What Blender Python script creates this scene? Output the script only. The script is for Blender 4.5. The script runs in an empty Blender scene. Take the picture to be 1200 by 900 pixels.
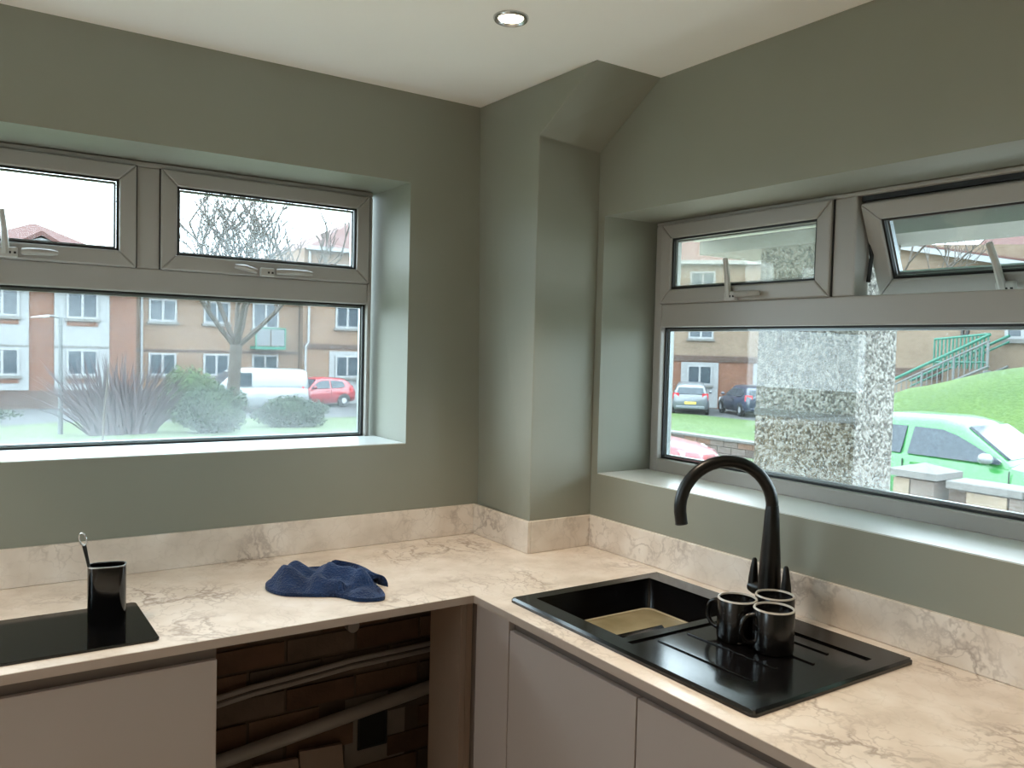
import bpy, bmesh, math, random
from mathutils import Vector, Matrix
random.seed(7)
PI = math.pi
scene = bpy.context.scene
COL = scene.collection

# ---------------------------------------------------------------- camera
cam_d = bpy.data.cameras.new('camera'); cam = bpy.data.objects.new('camera', cam_d); COL.objects.link(cam)
cam_d.sensor_width = 36.0; cam_d.lens = 967.45 / 1200 * 36.0; cam_d.clip_start = 0.05; cam_d.clip_end = 400
YAW, PITCH, ROLL = 0.5928, -0.0420, 0.0256
_f = Vector((math.sin(YAW)*math.cos(PITCH), math.cos(YAW)*math.cos(PITCH), math.sin(PITCH)))
_r = Vector((math.cos(YAW), -math.sin(YAW), 0)); _u = _r.cross(_f)
_r2 = math.cos(ROLL)*_r + math.sin(ROLL)*_u; _u2 = -math.sin(ROLL)*_r + math.cos(ROLL)*_u
_m = Matrix((_r2, _u2, -_f)).transposed().to_4x4(); _m.translation = Vector((-1.7161, -2.398, 1.5305))
cam.matrix_world = _m
scene.camera = cam

# ---------------------------------------------------------------- sky (even overcast) and exposure
SKY = 6.8
w = bpy.data.worlds.new('overcast'); scene.world = w; w.use_nodes = True
bg = w.node_tree.nodes['Background']; bg.inputs['Color'].default_value = (0.73, 0.91, 1.0, 1); bg.inputs['Strength'].default_value = SKY
LAMP_W = 42.0
vs = scene.view_settings
vs.view_transform = 'Standard'; vs.look = 'None'; vs.gamma = 1.0; vs.use_curve_mapping = False; vs.exposure = 0.42

# ---------------------------------------------------------------- materials
def lin(c):
    if isinstance(c, str):
        c = [int(c[i:i+2], 16)/255 for i in (0, 2, 4)]
    return tuple(x/12.92 if x <= .04045 else ((x+.055)/1.055)**2.4 for x in c) + (1,)
class NT:
    def __init__(s, name):
        s.m = bpy.data.materials.new(name); s.m.use_nodes = True; s.t = s.m.node_tree; s.n = s.t.nodes
        s.b = s.n['Principled BSDF']; s.out = s.n['Material Output']
    def add(s, typ, **kw):
        n = s.n.new(typ)
        for k, v in kw.items():
            if k in n.inputs: n.inputs[k].default_value = v
            else: setattr(n, k, v)
        return n
    def l(s, a, b): s.t.links.new(a, b)
    def coord(s, kind='Object', scale=(1, 1, 1)):
        tc = s.add('ShaderNodeTexCoord'); mp = s.add('ShaderNodeMapping'); mp.inputs['Scale'].default_value = scale
        s.l(tc.outputs[kind], mp.inputs['Vector']); return mp.outputs['Vector']
    def pos(s, scale=(1, 1, 1)):
        g = s.add('ShaderNodeNewGeometry'); mp = s.add('ShaderNodeMapping'); mp.inputs['Scale'].default_value = scale
        s.l(g.outputs['Position'], mp.inputs['Vector']); return mp.outputs['Vector']
    def ramp(s, fac, stops):
        r = s.add('ShaderNodeValToRGB'); e = r.color_ramp.elements
        while len(e) < len(stops): e.new(.5)
        for el, (p, c) in zip(e, stops): el.position = p; el.color = c if len(c) == 4 else lin(c)
        s.l(fac, r.inputs['Fac']); return r.outputs['Color']
    def bump(s, h, strength=.3, dist=.01):
        b = s.add('ShaderNodeBump'); b.inputs['Strength'].default_value = strength; b.inputs['Distance'].default_value = dist
        s.l(h, b.inputs['Height']); s.l(b.outputs['Normal'], s.b.inputs['Normal'])
MATS = {}
OUT = {'white_render': .55, 'white_trim': .50, 'tarmac': .45, 'roof_tile': .6, 'fascia': .7, 'soffit_green': 1.0, 'rail_green': .6, 'rail_grey': .5, 'bark': .55, 'twig': .6, 'flax_leaf': .6, 'concrete_cap': .5, 'steel_post': .5, 'blind': .5,
       'paint_white': .5, 'paint_red': .75, 'paint_green': .55, 'paint_silver': .5, 'paint_blue': .8}   # outdoor base colours darkened to balance the bright sky
def simple(name, c, rough=.5, metal=0, var=0, scale=8, bump=0, coat=0, bscale=None, spec=.5):
    k = NT(name); q = OUT.get(name, .75 if name.startswith('stone_block') else 1/.8)*.48 if name in OUT or name.startswith('stone_block') else 1; col = tuple(x*q for x in lin(c)[:3])+(1,); k.b.inputs['Base Color'].default_value = col
    k.b.inputs['Roughness'].default_value = rough; k.b.inputs['Metallic'].default_value = metal
    k.b.inputs['Coat Weight'].default_value = coat; k.b.inputs['Specular IOR Level'].default_value = spec
    if var or bump:
        v = k.coord()
        nz = k.add('ShaderNodeTexNoise', Scale=scale, Detail=6.0); k.l(v, nz.inputs['Vector'])
        if var:
            a = tuple(max(0, x*(1-var)) for x in col[:3])+(1,); b = tuple(min(1, x*(1+var)) for x in col[:3])+(1,)
            k.l(k.ramp(nz.outputs['Fac'], [(.3, a), (.7, b)]), k.b.inputs['Base Color'])
        if bump:
            n2 = k.add('ShaderNodeTexNoise', Scale=bscale or scale*6, Detail=3.0); k.l(v, n2.inputs['Vector'])
            k.bump(n2.outputs['Fac'], bump, .004)
    MATS[name] = k.m; return k.m
simple('sage_paint', '8B8D82', .55, var=.03, scale=3, bump=.05, bscale=120)
simple('ceiling_paint', 'F3F2EE', .7, var=.015, scale=2, bump=.04, bscale=90)
simple('upvc', 'A4A29E', .32, var=.02, scale=6)
simple('sill_daylight', 'D0D6D6', .3, var=.03)  # paler than the walls: daylight on the sills put into the colour
simple('upvc_grey', 'B9B9B6', .35, var=.03, scale=20)
simple('gasket', '15181B', .5, var=.1)
simple('spacer', '8A9296', .3, .6, var=.05)
simple('worktop_edge_shade', '9C8C82', .45, var=.03)
simple('cabinet', '978B86', .36, var=.015, scale=3)
simple('cabinet_channel', '5E534D', .45, var=.02)
simple('soffit_highlight', 'F0F3EE', .4, var=.02)
simple('panel_brown', '6A584B', .45, var=.04)
simple('carcass', '8C7668', .5, var=.04)
simple('sink_black', '0B0B0D', .14, var=.2, scale=60, bump=.02, bscale=300)
simple('tap_black', '060606', .33, var=.1, spec=.4)
simple('mug_black', '08080A', .22, var=.15)
simple('mug_rim', 'B8B4AE', .3, var=.05)
simple('hob_glass', '050608', .06, var=.05)
simple('pot_gloss', '07080A', .12, var=.2)
simple('chrome', 'C9CBCC', .2, .9, var=.03)
simple('vinyl_floor', 'DDD8CF', .4, var=.08)
simple('void_dark', '0A0808', .8, var=.2)
simple('mortar', '4E3F35', .9, var=.15, scale=20, bump=.3)
simple('pipe_grey', '8E8580', .45, var=.08)
simple('plaster_patch', '7A6E66', .85, var=.12, scale=12, bump=.2)
simple('white_render', 'D9DBDC', .8, var=.07, scale=1.2, bump=.1)
simple('white_trim', 'E6E8EA', .45, var=.02)
simple('tarmac', '74767A', .85, var=.1, scale=3, bump=.2)
simple('roof_tile', '8A5A52', .8, var=.15, scale=4, bump=.2)
simple('fascia', 'D2D0CA', .6, var=.05)
simple('paving', 'B9B5AE', .85, var=.1, scale=3, bump=.2)
simple('soffit_green', '86D2A6', .25, var=.06, scale=5)
simple('rail_green', '2FA387', .5, var=.08)
simple('rail_grey', 'A9AFAF', .5, var=.08)
simple('bark', '776A5E', .9, var=.2, scale=9, bump=.4)
simple('twig', '7E746B', .9, var=.15, scale=9)
simple('flax_leaf', '6E5A60', .6, var=.3, scale=4)
simple('concrete_cap', 'B4B1AC', .85, var=.1, scale=9, bump=.2)
simple('steel_post', '9DA3A6', .5, var=.05)
simple('tyre', '16171A', .8, var=.1)
simple('alloy', 'A8ACB0', .35, .5, var=.05)
simple('car_glass', '2C353D', .12, var=.1, spec=.4)
simple('black_trim', '1A1B1D', .5, var=.1)
simple('tail_red', 'B01020', .3, var=.1)
simple('head_lamp', 'D8DEE2', .15, var=.05)
simple('plate_yellow', 'D8B84A', .5, var=.03)
simple('blind', 'AEB4BA', .7, var=.05)
for nm, c in dict(paint_white='DDE3E8', paint_red='C81F34', paint_green='46C45A', paint_silver='A9B2BA', paint_blue='3A4560').items():
    simple(nm, c, .28, 0, var=.02, coat=.6)

def brick_far(name, c1, c2, mort, sx=.225, sz=.075):
    k = NT(name); v = k.coord('Object')
    # walls of any heading: run along x+y of the local frame
    sep = k.add('ShaderNodeSeparateXYZ'); k.l(v, sep.inputs[0]); ad = k.add('ShaderNodeMath', operation='ADD')
    k.l(sep.outputs[0], ad.inputs[0]); k.l(sep.outputs[1], ad.inputs[1]); cb = k.add('ShaderNodeCombineXYZ')
    k.l(ad.outputs[0], cb.inputs[0]); k.l(sep.outputs[2], cb.inputs[1])
    br = k.add('ShaderNodeTexBrick'); k.l(cb.outputs[0], br.inputs['Vector'])
    br.inputs['Color1'].default_value = lin(c1); br.inputs['Color2'].default_value = lin(c2); br.inputs['Mortar'].default_value = lin(mort)
    br.inputs['Scale'].default_value = 1.0; br.inputs['Brick Width'].default_value = sx; br.inputs['Row Height'].default_value = sz; br.inputs['Mortar Size'].default_value = .008
    nz = k.add('ShaderNodeTexNoise', Scale=.9, Detail=5.0); k.l(v, nz.inputs['Vector'])
    mx = k.add('ShaderNodeMix', data_type='RGBA', blend_type='MULTIPLY'); mx.inputs[0].default_value = .5
    k.l(br.outputs['Color'], mx.inputs[6]); k.l(k.ramp(nz.outputs['Fac'], [(.3, 'C8C0BA'), (.7, 'FFFFFF')]), mx.inputs[7])
    hv = k.add('ShaderNodeHueSaturation', Value=.47, Saturation=1.05); k.l(mx.outputs[2], hv.inputs['Color']); k.l(hv.outputs['Color'], k.b.inputs['Base Color']); k.b.inputs['Roughness'].default_value = .9
    MATS[name] = k.m
brick_far('brick_buff', '9E7F66', '93735C', '9A8B7C')
brick_far('brick_orange', '97644A', '83513C', '968070')
brick_far('brick_cream', 'A58F7A', '9A836E', '9F9284')
brick_far('brick_band', '695046', '5C453B', '71625A')

def marble():
    k = NT('marble_laminate'); v = k.pos()
    wn = k.add('ShaderNodeTexNoise', Scale=5.0, Detail=5.0, Roughness=.6); k.l(v, wn.inputs['Vector'])
    mx = k.add('ShaderNodeMix', data_type='VECTOR'); mx.inputs[0].default_value = .16
    k.l(v, mx.inputs[4]); k.l(wn.outputs['Color'], mx.inputs[5])
    def veins(scale, width, seedoff):
        mp = k.add('ShaderNodeMapping'); mp.inputs['Location'].default_value = (seedoff, seedoff*.7, seedoff*1.3); mp.inputs['Rotation'].default_value = (.4, .3, .7)
        mp.inputs['Scale'].default_value = (1, .55, 1)
        k.l(mx.outputs[1], mp.inputs['Vector'])
        vo = k.add('ShaderNodeTexVoronoi', feature='DISTANCE_TO_EDGE', Scale=scale); k.l(mp.outputs[0], vo.inputs['Vector'])
        return k.ramp(vo.outputs['Distance'], [(0, (1, 1, 1, 1)), (width, (0, 0, 0, 1))])
    a = veins(9, .05, 0); b = veins(24, .06, 3.1)
    msk = k.add('ShaderNodeTexNoise', Scale=3.5, Detail=3.0); k.l(v, msk.inputs['Vector'])
    mk = k.ramp(msk.outputs['Fac'], [(.46, (0, 0, 0, 1)), (.68, (1, 1, 1, 1))])
    m1 = k.add('ShaderNodeMix', data_type='RGBA', blend_type='MULTIPLY'); m1.inputs[0].default_value = 1; k.l(a, m1.inputs[6]); k.l(mk, m1.inputs[7])
    m2 = k.add('ShaderNodeMix', data_type='RGBA', blend_type='MULTIPLY'); m2.inputs[0].default_value = .8; k.l(b, m2.inputs[6]); k.l(mk, m2.inputs[7])
    sm = k.add('ShaderNodeMix', data_type='RGBA', blend_type='LIGHTEN'); sm.inputs[0].default_value = .6; k.l(m1.outputs[2], sm.inputs[6]); k.l(m2.outputs[2], sm.inputs[7])
    bs = k.add('ShaderNodeTexNoise', Scale=9.0, Detail=7.0); k.l(v, bs.inputs['Vector'])
    mx.inputs[0].default_value = .22
    base = k.ramp(bs.outputs['Fac'], [(.3, 'CFC4B8'), (.5, 'DED4C9'), (.72, 'E9E2DA')])
    vc = k.add('ShaderNodeMix', data_type='RGBA'); k.l(sm.outputs[2], vc.inputs[0]); k.l(base, vc.inputs[6]); vc.inputs[7].default_value = lin('A3968C')
    k.l(vc.outputs[2], k.b.inputs['Base Color']); k.b.inputs['Roughness'].default_value = .24
    MATS['marble'] = k.m
marble()

def pebble():
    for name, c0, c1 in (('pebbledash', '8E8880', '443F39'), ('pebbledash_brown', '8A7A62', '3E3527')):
        k = NT(name); v = k.pos()
        vo = k.add('ShaderNodeTexVoronoi', Scale=95.0); k.l(v, vo.inputs['Vector'])
        hs = k.add('ShaderNodeSeparateColor'); k.l(vo.outputs['Color'], hs.inputs[0])
        hv = k.add('ShaderNodeHueSaturation', Value=.56); k.l(k.ramp(hs.outputs[0], [(0, c1), (.45, c0), (1, 'D2CDC5')]), hv.inputs['Color']); k.l(hv.outputs['Color'], k.b.inputs['Base Color'])
        r = k.ramp(vo.outputs['Distance'], [(0, (1, 1, 1, 1)), (.6, (0, 0, 0, 1))])
        k.bump(r, .5, .006); k.b.inputs['Roughness'].default_value = .75
        MATS[name] = k.m
pebble()

def grass(name, a, b, c):
    k = NT(name); v = k.pos()
    n1 = k.add('ShaderNodeTexNoise', Scale=.5, Detail=8.0, Roughness=.7); k.l(v, n1.inputs['Vector'])
    n2 = k.add('ShaderNodeTexNoise', Scale=14.0, Detail=4.0); k.l(v, n2.inputs['Vector'])
    m = k.add('ShaderNodeMath', operation='MULTIPLY_ADD'); k.l(n2.outputs['Fac'], m.inputs[0]); m.inputs[1].default_value = .6; 
    s = k.add('ShaderNodeMath', operation='MULTIPLY'); k.l(n1.outputs['Fac'], s.inputs[0]); s.inputs[1].default_value = .6; k.l(s.outputs[0], m.inputs[2])
    hv = k.add('ShaderNodeHueSaturation', Value=.38); k.l(k.ramp(m.outputs[0], [(.4, a), (.6, b), (.8, c)]), hv.inputs['Color']); k.l(hv.outputs['Color'], k.b.inputs['Base Color'])
    k.b.inputs['Roughness'].default_value = .9; k.bump(n2.outputs['Fac'], .6, .05)
    MATS[name] = k.m
grass('lawn', '3E5228', '566F33', '6E8444')
grass('lush_lawn', '40661F', '587C29', '719238')
grass('hedge_leaf', '24382B', '3A5237', '54683F')
grass('laurel_leaf', '425E34', '5B7845', '748C56')

def glass(name, haze, grad=0, drops=0, tint=(1, 1, 1, 1), z0=0, z1=1):
    k = NT(name); k.n.remove(k.b)
    tr = k.add('ShaderNodeBsdfTransparent', Color=tint); gl = k.add('ShaderNodeBsdfGlossy', Roughness=.01)
    gg = k.add('ShaderNodeNewGeometry'); dt = k.add('ShaderNodeVectorMath', operation='DOT_PRODUCT'); k.l(gg.outputs['Incoming'], dt.inputs[0]); k.l(gg.outputs['Normal'], dt.inputs[1])
    ab = k.add('ShaderNodeMath', operation='ABSOLUTE'); k.l(dt.outputs['Value'], ab.inputs[0]); om = k.add('ShaderNodeMath', operation='SUBTRACT'); om.inputs[0].default_value = 1; k.l(ab.outputs[0], om.inputs[1])
    pw = k.add('ShaderNodeMath', operation='POWER'); k.l(om.outputs[0], pw.inputs[0]); pw.inputs[1].default_value = 5
    lw = k.add('ShaderNodeMath', operation='MULTIPLY_ADD'); k.l(pw.outputs[0], lw.inputs[0]); lw.inputs[1].default_value = .7; lw.inputs[2].default_value = .025
    mx = k.add('ShaderNodeMixShader'); k.l(lw.outputs[0], mx.inputs[0]); k.l(tr.outputs[0], mx.inputs[1]); k.l(gl.outputs[0], mx.inputs[2])
    tl = k.add('ShaderNodeBsdfTranslucent', Color=(.86, .9, .93, 1))
    g = k.add('ShaderNodeNewGeometry'); sp = k.add('ShaderNodeSeparateXYZ'); k.l(g.outputs['Position'], sp.inputs[0])
    mr = k.add('ShaderNodeMapRange'); k.l(sp.outputs[2], mr.inputs[0])
    mr.inputs[1].default_value = z0; mr.inputs[2].default_value = z1; mr.inputs[3].default_value = haze+grad; mr.inputs[4].default_value = haze
    fac = mr.outputs[0]
    nz = k.add('ShaderNodeTexNoise', Scale=3.0, Detail=6.0, Roughness=.65); k.l(g.outputs['Position'], nz.inputs['Vector'])
    mu = k.add('ShaderNodeMath', operation='MULTIPLY'); k.l(fac, mu.inputs[0])
    nr = k.add('ShaderNodeMapRange'); k.l(nz.outputs['Fac'], nr.inputs[0]); nr.inputs[1].default_value = .3; nr.inputs[2].default_value = .7; nr.inputs[3].default_value = .55; nr.inputs[4].default_value = 1.35
    k.l(nr.outputs[0], mu.inputs[1]); fac = mu.outputs[0]
    if drops:
        vo = k.add('ShaderNodeTexVoronoi', Scale=160.0); k.l(g.outputs['Position'], vo.inputs['Vector'])
        dr = k.add('ShaderNodeMapRange'); k.l(vo.outputs['Distance'], dr.inputs[0]); dr.inputs[1].default_value = .15; dr.inputs[2].default_value = .5; dr.inputs[3].default_value = 1-drops; dr.inputs[4].default_value = 1+drops
        m3 = k.add('ShaderNodeMath', operation='MULTIPLY'); k.l(fac, m3.inputs[0]); k.l(dr.outputs[0], m3.inputs[1]); fac = m3.outputs[0]
    m2 = k.add('ShaderNodeMixShader'); k.l(fac, m2.inputs[0]); k.l(mx.outputs[0], m2.inputs[1]); k.l(tl.outputs[0], m2.inputs[2])
    k.l(m2.outputs[0], k.out.inputs['Surface']); MATS[name] = k.m
glass('glass_clear', .008)
glass('glass_wet', .016, .032, .8, z0=1.22, z1=1.40)
glass('glass_damp', .02, .04, .4, z0=1.75, z1=1.9)
glass('glass_misted', .13, .02, .0, tint=(.96, .92, .85, 1))
glass('glass_right', .010, .04, .4, z0=1.18, z1=1.26)

def emis(name, c, s):
    k = NT(name); k.b.inputs['Base Color'].default_value = (0, 0, 0, 1); k.b.inputs['Emission Color'].default_value = c; k.b.inputs['Emission Strength'].default_value = s; MATS[name] = k.m
emis('lamp_lens', (1, .86, .62, 1), 9)

def towel():
    k = NT('towel_blue'); v = k.coord()
    w1 = k.add('ShaderNodeTexVoronoi', Scale=190.0); k.l(v, w1.inputs['Vector'])
    n = k.add('ShaderNodeTexNoise', Scale=14.0, Detail=4.0); k.l(v, n.inputs['Vector'])
    k.l(k.ramp(n.outputs['Fac'], [(.3, '0A2046'), (.7, '133664')]), k.b.inputs['Base Color'])
    k.b.inputs['Roughness'].default_value = .95; k.b.inputs['Sheen Weight'].default_value = .1
    k.bump(w1.outputs['Distance'], .8, .004); MATS['towel'] = k.m
towel()
def water_mat():
    k = NT('dishwater'); v = k.pos(); n = k.add('ShaderNodeTexNoise', Scale=9.0, Detail=3.0); k.l(v, n.inputs['Vector'])
    k.l(k.ramp(n.outputs['Fac'], [(.3, '8C8468'), (.7, 'A89E82')]), k.b.inputs['Base Color']); k.b.inputs['Roughness'].default_value = .12; MATS['dishwater'] = k.m
water_mat()
simple('foam', 'B5AD94', .5, var=.1, scale=30)
simple('mug_water', '0C0C0C', .02, var=.02)
BR = []
for i, c in enumerate(('5C4334', '523A2D', '634A3A', '4C4038', '5A4A3F')):
    BR.append(simple('brick_inner_%d' % i, c, .9, var=.2, scale=15, bump=.4))
STN = []
for i, c in enumerate(('B39A7E', 'A58C74', 'C0AA90', '97867A')):
    STN.append(simple('stone_block_%d' % i, c, .9, var=.15, scale=7, bump=.4))

# ---------------------------------------------------------------- mesh helpers
OFF = {}
class MB:
    def __init__(s): s.v = []; s.f = []
    def add(s, vs, fs):
        o = len(s.v); s.v += [tuple(p) for p in vs]; s.f += [tuple(i+o for i in f) for f in fs]; return s
    def box(s, x0, x1, y0, y1, z0, z1):
        x0, x1 = min(x0, x1), max(x0, x1); y0, y1 = min(y0, y1), max(y0, y1); z0, z1 = min(z0, z1), max(z0, z1)
        return s.add([(x0, y0, z0), (x1, y0, z0), (x1, y1, z0), (x0, y1, z0), (x0, y0, z1), (x1, y0, z1), (x1, y1, z1), (x0, y1, z1)],
                     [(0, 3, 2, 1), (4, 5, 6, 7), (0, 1, 5, 4), (1, 2, 6, 5), (2, 3, 7, 6), (3, 0, 4, 7)])
    def hexa(s, p):   # 8 points ordered like box
        return s.add(p, [(0, 3, 2, 1), (4, 5, 6, 7), (0, 1, 5, 4), (1, 2, 6, 5), (2, 3, 7, 6), (3, 0, 4, 7)])
    def tube(s, pts, rad, n=8, cap=True, up=None):
        pts = [Vector(p) for p in pts]; k = len(pts)
        if not hasattr(rad, '__len__'): rad = [rad]*k
        vs = []; prev = None
        for i in range(k):
            t = (pts[min(i+1, k-1)]-pts[max(i-1, 0)])
            t = t.normalized() if t.length > 1e-9 else Vector((0, 0, 1))
            if prev is None:
                a = Vector((0, 0, 1)) if abs(t.z) < .9 else Vector((1, 0, 0)); prev = t.cross(a).normalized()
            prev = (prev - t*prev.dot(t)).normalized(); b = t.cross(prev)
            for j in range(n):
                an = 2*PI*j/n; vs.append(pts[i]+(prev*math.cos(an)+b*math.sin(an))*rad[i])
        fs = [(i*n+j, i*n+(j+1) % n, (i+1)*n+(j+1) % n, (i+1)*n+j) for i in range(k-1) for j in range(n)]
        if cap: fs += [tuple(range(n-1, -1, -1)), tuple((k-1)*n+j for j in range(n))]
        return s.add(vs, fs)
    def lathe(s, prof, c=(0, 0, 0), n=32, closed=False):
        vs = []; k = len(prof)
        for r, z in prof:
            for j in range(n):
                a = 2*PI*j/n; vs.append((c[0]+r*math.cos(a), c[1]+r*math.sin(a), c[2]+z))
        fs = [(i*n+j, i*n+(j+1) % n, (i+1)*n+(j+1) % n, (i+1)*n+j) for i in range(k-1) for j in range(n)]
        if closed: fs += [((k-1)*n+j, (k-1)*n+(j+1) % n, (j+1) % n, j) for j in range(n)]
        else: fs += [tuple(range(n-1, -1, -1)), tuple((k-1)*n+j for j in range(n))]
        return s.add(vs, fs)
    def loft(s, rings, cap=True):
        n = len(rings[0]); k = len(rings)
        vs = [p for r in rings for p in r]
        fs = [(i*n+j, i*n+(j+1) % n, (i+1)*n+(j+1) % n, (i+1)*n+j) for i in range(k-1) for j in range(n)]
        if cap: fs += [tuple(range(n-1, -1, -1)), tuple((k-1)*n+j for j in range(n))]
        return s.add(vs, fs)
    def prism(s, poly, a, b, ax='y'):
        def P(p, d):
            return (p[0], d, p[1]) if ax == 'y' else ((d, p[0], p[1]) if ax == 'x' else (p[0], p[1], d))
        n = len(poly); vs = [P(p, a) for p in poly]+[P(p, b) for p in poly]
        return s.add(vs, [tuple(range(n)), tuple(range(2*n-1, n-1, -1))]+[(j, (j+1) % n, n+(j+1) % n, n+j) for j in range(n)])
    def build(s, name, mat, parent=None, smooth=None, bevel=0, local=False, seg=2):
        me = bpy.data.meshes.new(name); vs = s.v
        if parent is not None:
            off = Vector((0, 0, 0)) if local else OFF[parent.name]
        else:
            xs, ys, zs = zip(*vs); off = Vector(((min(xs)+max(xs))/2, (min(ys)+max(ys))/2, min(zs)))
        me.from_pydata([(p[0]-off.x, p[1]-off.y, p[2]-off.z) for p in vs], [], s.f)
        bm = bmesh.new(); bm.from_mesh(me); bmesh.ops.recalc_face_normals(bm, faces=bm.faces); bm.to_mesh(me); bm.free()
        me.materials.append(MATS[mat] if isinstance(mat, str) else mat)
        if smooth:
            for p in me.polygons: p.use_smooth = True
            me.set_sharp_from_angle(angle=math.radians(smooth))
        o = bpy.data.objects.new(name, me); COL.objects.link(o)
        if parent is not None: o.parent = parent; OFF[o.name] = OFF[parent.name]
        else: o.location = off; OFF[o.name] = off
        if bevel:
            b = o.modifiers.new('bevel', 'BEVEL'); b.width = bevel; b.segments = seg; b.limit_method = 'ANGLE'; b.angle_limit = math.radians(40)
        return o
def tag(o, label=None, cat=None, group=None, kind=None):
    if label: o['label'] = label
    if cat: o['category'] = cat
    if group: o['group'] = group
    if kind: o['kind'] = kind
    return o
def thing(name, loc, label, cat, group=None, kind=None, rz=0):
    e = bpy.data.objects.new(name, None); COL.objects.link(e); e.location = loc; e.rotation_euler = (0, 0, rz); e.empty_display_size = .1
    OFF[e.name] = Vector(loc); return tag(e, label, cat, group, kind)
def struct(o, label, cat): return tag(o, label, cat, kind='structure')
def box(*a): return MB().box(*a)
def tube(*a, **k): return MB().tube(*a, **k)
def dup(o, parent=None):
    c = o.copy(); COL.objects.link(c)
    if parent is not None: c.parent = parent
    for ch in list(o.children): dup(ch, c)
    return c

# ================================================================ ROOM SHELL
X0, Y0, HC, WT = -3.3, -3.6, 2.337, 0.31     # room runs x X0..0, y Y0..0
struct(box(X0-.1, .31, Y0-.1, .31, -.12, 0).build('floor', 'vinyl_floor'), 'grey kitchen floor below the cabinets', 'floor')
struct(box(X0-.1, .31, Y0-.1, .31, HC, HC+.15).build('ceiling', 'ceiling_paint'), 'white painted ceiling with a recessed downlight', 'ceiling')
# left-hand window opening in the back wall
LX0, LX1, LZ0, LZ1 = -1.985, -.51, 1.2157, 2.0548
b = MB(); b.box(X0, 0, 0, WT, .86, LZ0); b.box(X0, 0, 0, WT, LZ1, HC); b.box(X0, LX0, 0, WT, LZ0, LZ1); b.box(LX1, 0, 0, WT, LZ0, LZ1)
b.box(X0, 0, .045, WT, 0, .86)
wall_back = struct(b.build('wall_back', 'sage_paint'), 'sage green wall around the window above the hob', 'wall')
RY0, RY1, RZ0, RZ1 = -1.79, -.3556, 1.1362, 1.9624
b = MB(); b.box(0, WT, Y0, WT, 0, RZ0); b.box(0, WT, Y0, WT, RZ1, HC); b.box(0, WT, Y0, RY0, RZ0, RZ1); b.box(0, WT, RY1, WT, RZ0, RZ1)
struct(b.build('wall_right', 'sage_paint'), 'sage green wall around the window above the sink', 'wall')
# walls behind the camera
W3 = (-1.5, -.7, 1.2, 2.1)
b = MB(); b.box(X0-.1, X0, Y0, WT, 0, W3[2]); b.box(X0-.1, X0, Y0, WT, W3[3], HC); b.box(X0-.1, X0, Y0, W3[0], W3[2], W3[3]); b.box(X0-.1, X0, W3[1], WT, W3[2], W3[3])
struct(b.build('wall_left', 'ceiling_paint'), 'white wall with an added window opposite the sink', 'wall')
w3 = thing('fill_window', (X0-.05, -1.1, W3[2]), 'white framed fill window added in the unseen wall opposite the sink', 'window', kind='structure')  # unseen window, added to let in daylight from the left
b = MB(); b.box(X0-.08, X0-.02, W3[0], W3[1], W3[2], W3[2]+.06); b.box(X0-.08, X0-.02, W3[0], W3[1], W3[3]-.06, W3[3]); b.box(X0-.08, X0-.02, W3[0], W3[0]+.06, W3[2]+.06, W3[3]-.06); b.box(X0-.08, X0-.02, W3[1]-.06, W3[1], W3[2]+.06, W3[3]-.06)
b.build('frame', 'upvc', w3); box(X0-.055, X0-.045, W3[0]+.06, W3[1]-.06, W3[2]+.06, W3[3]-.06).build('pane', 'glass_clear', w3)
struct(box(X0-.1, .31, Y0-.1, Y0, 0, HC).build('wall_front', 'sage_paint'), 'plain sage green wall facing the hob', 'wall')
# boxed-in pipe chase in the corner, deeper below the ceiling with a sloped underside
b = MB()
xt0, xb0, xf = -.258, -.228, -.2426
zb, zs, yb, yt = .9, 2.18, -.326, -.594
vs_ = [(xb0, 0, zb), (xf, yb, zb), (0, yb, zb), (0, 0, zb),
       (xf, yb, zs+.004), (0, yb, zs-.012), (xt0, 0, HC), (xf-.002, yt, HC), (0, yt, HC), (0, 0, HC)]
b.add(vs_, [(0, 1, 4, 7, 6), (1, 2, 5, 4), (4, 5, 8, 7), (0, 3, 2, 1), (6, 7, 8, 9), (2, 3, 9, 8, 5), (0, 6, 9, 3)])
struct(b.build('wall_corner_boxing', 'sage_paint', bevel=.003), 'sage green boxed pipe chase with sloped underside in the corner', 'pipe boxing')

# bricks bare below the worktop, in the gap
import itertools
brick_me = {}
def brick_mesh(w_):
    key = round(w_, 3)
    if key not in brick_me:
        o = box(-w_/2, w_/2, 0, .045, 0, .065).build('brick', BR[0]); me = o.data; bpy.data.objects.remove(o)
        me.materials.clear(); me.materials.append(BR[0])
        # origin shifted to the base centre by build(): y -.0225..+.0225
        brick_me[key] = me
    return brick_me[key]
rw_ = random.Random(3)
row = 0; z = .12
brick_objs = []
while z + .065 < .86:
    x = -1.34 - (.1125 if row % 2 else 0)
    while x < -.30:
        w_ = .215
        x0, x1 = max(x, -1.34), min(x+w_, -.30)
        cx, cz = (x0+x1)/2, z
        hole = (-.70 < cx < -.52) and (.19 < cz < .40)
        if x1-x0 > .05 and not hole:
            o = bpy.data.objects.new('brick', brick_mesh(x1-x0)); COL.objects.link(o)
            o.parent = wall_back; o.location = Vector((cx, .0225 + rw_.uniform(-.003, .004), cz)) - OFF['wall_back']
            o.material_slots[0].link = 'OBJECT'; o.material_slots[0].material = rw_.choice(BR)
        x += .225
    z += .075; row += 1
box(-1.40, -.28, .008, .03, .05, .86).build('mortar_bed', 'mortar', wall_back)
box(-.70, -.49, .006, .03, .17, .41).build('plaster_patch', 'plaster_patch', wall_back)
sb = thing('back_box', (-.608, 0, .24), 'black square electrical back box in the bare brickwork', 'back box')
b = MB(); t = .006
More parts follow.
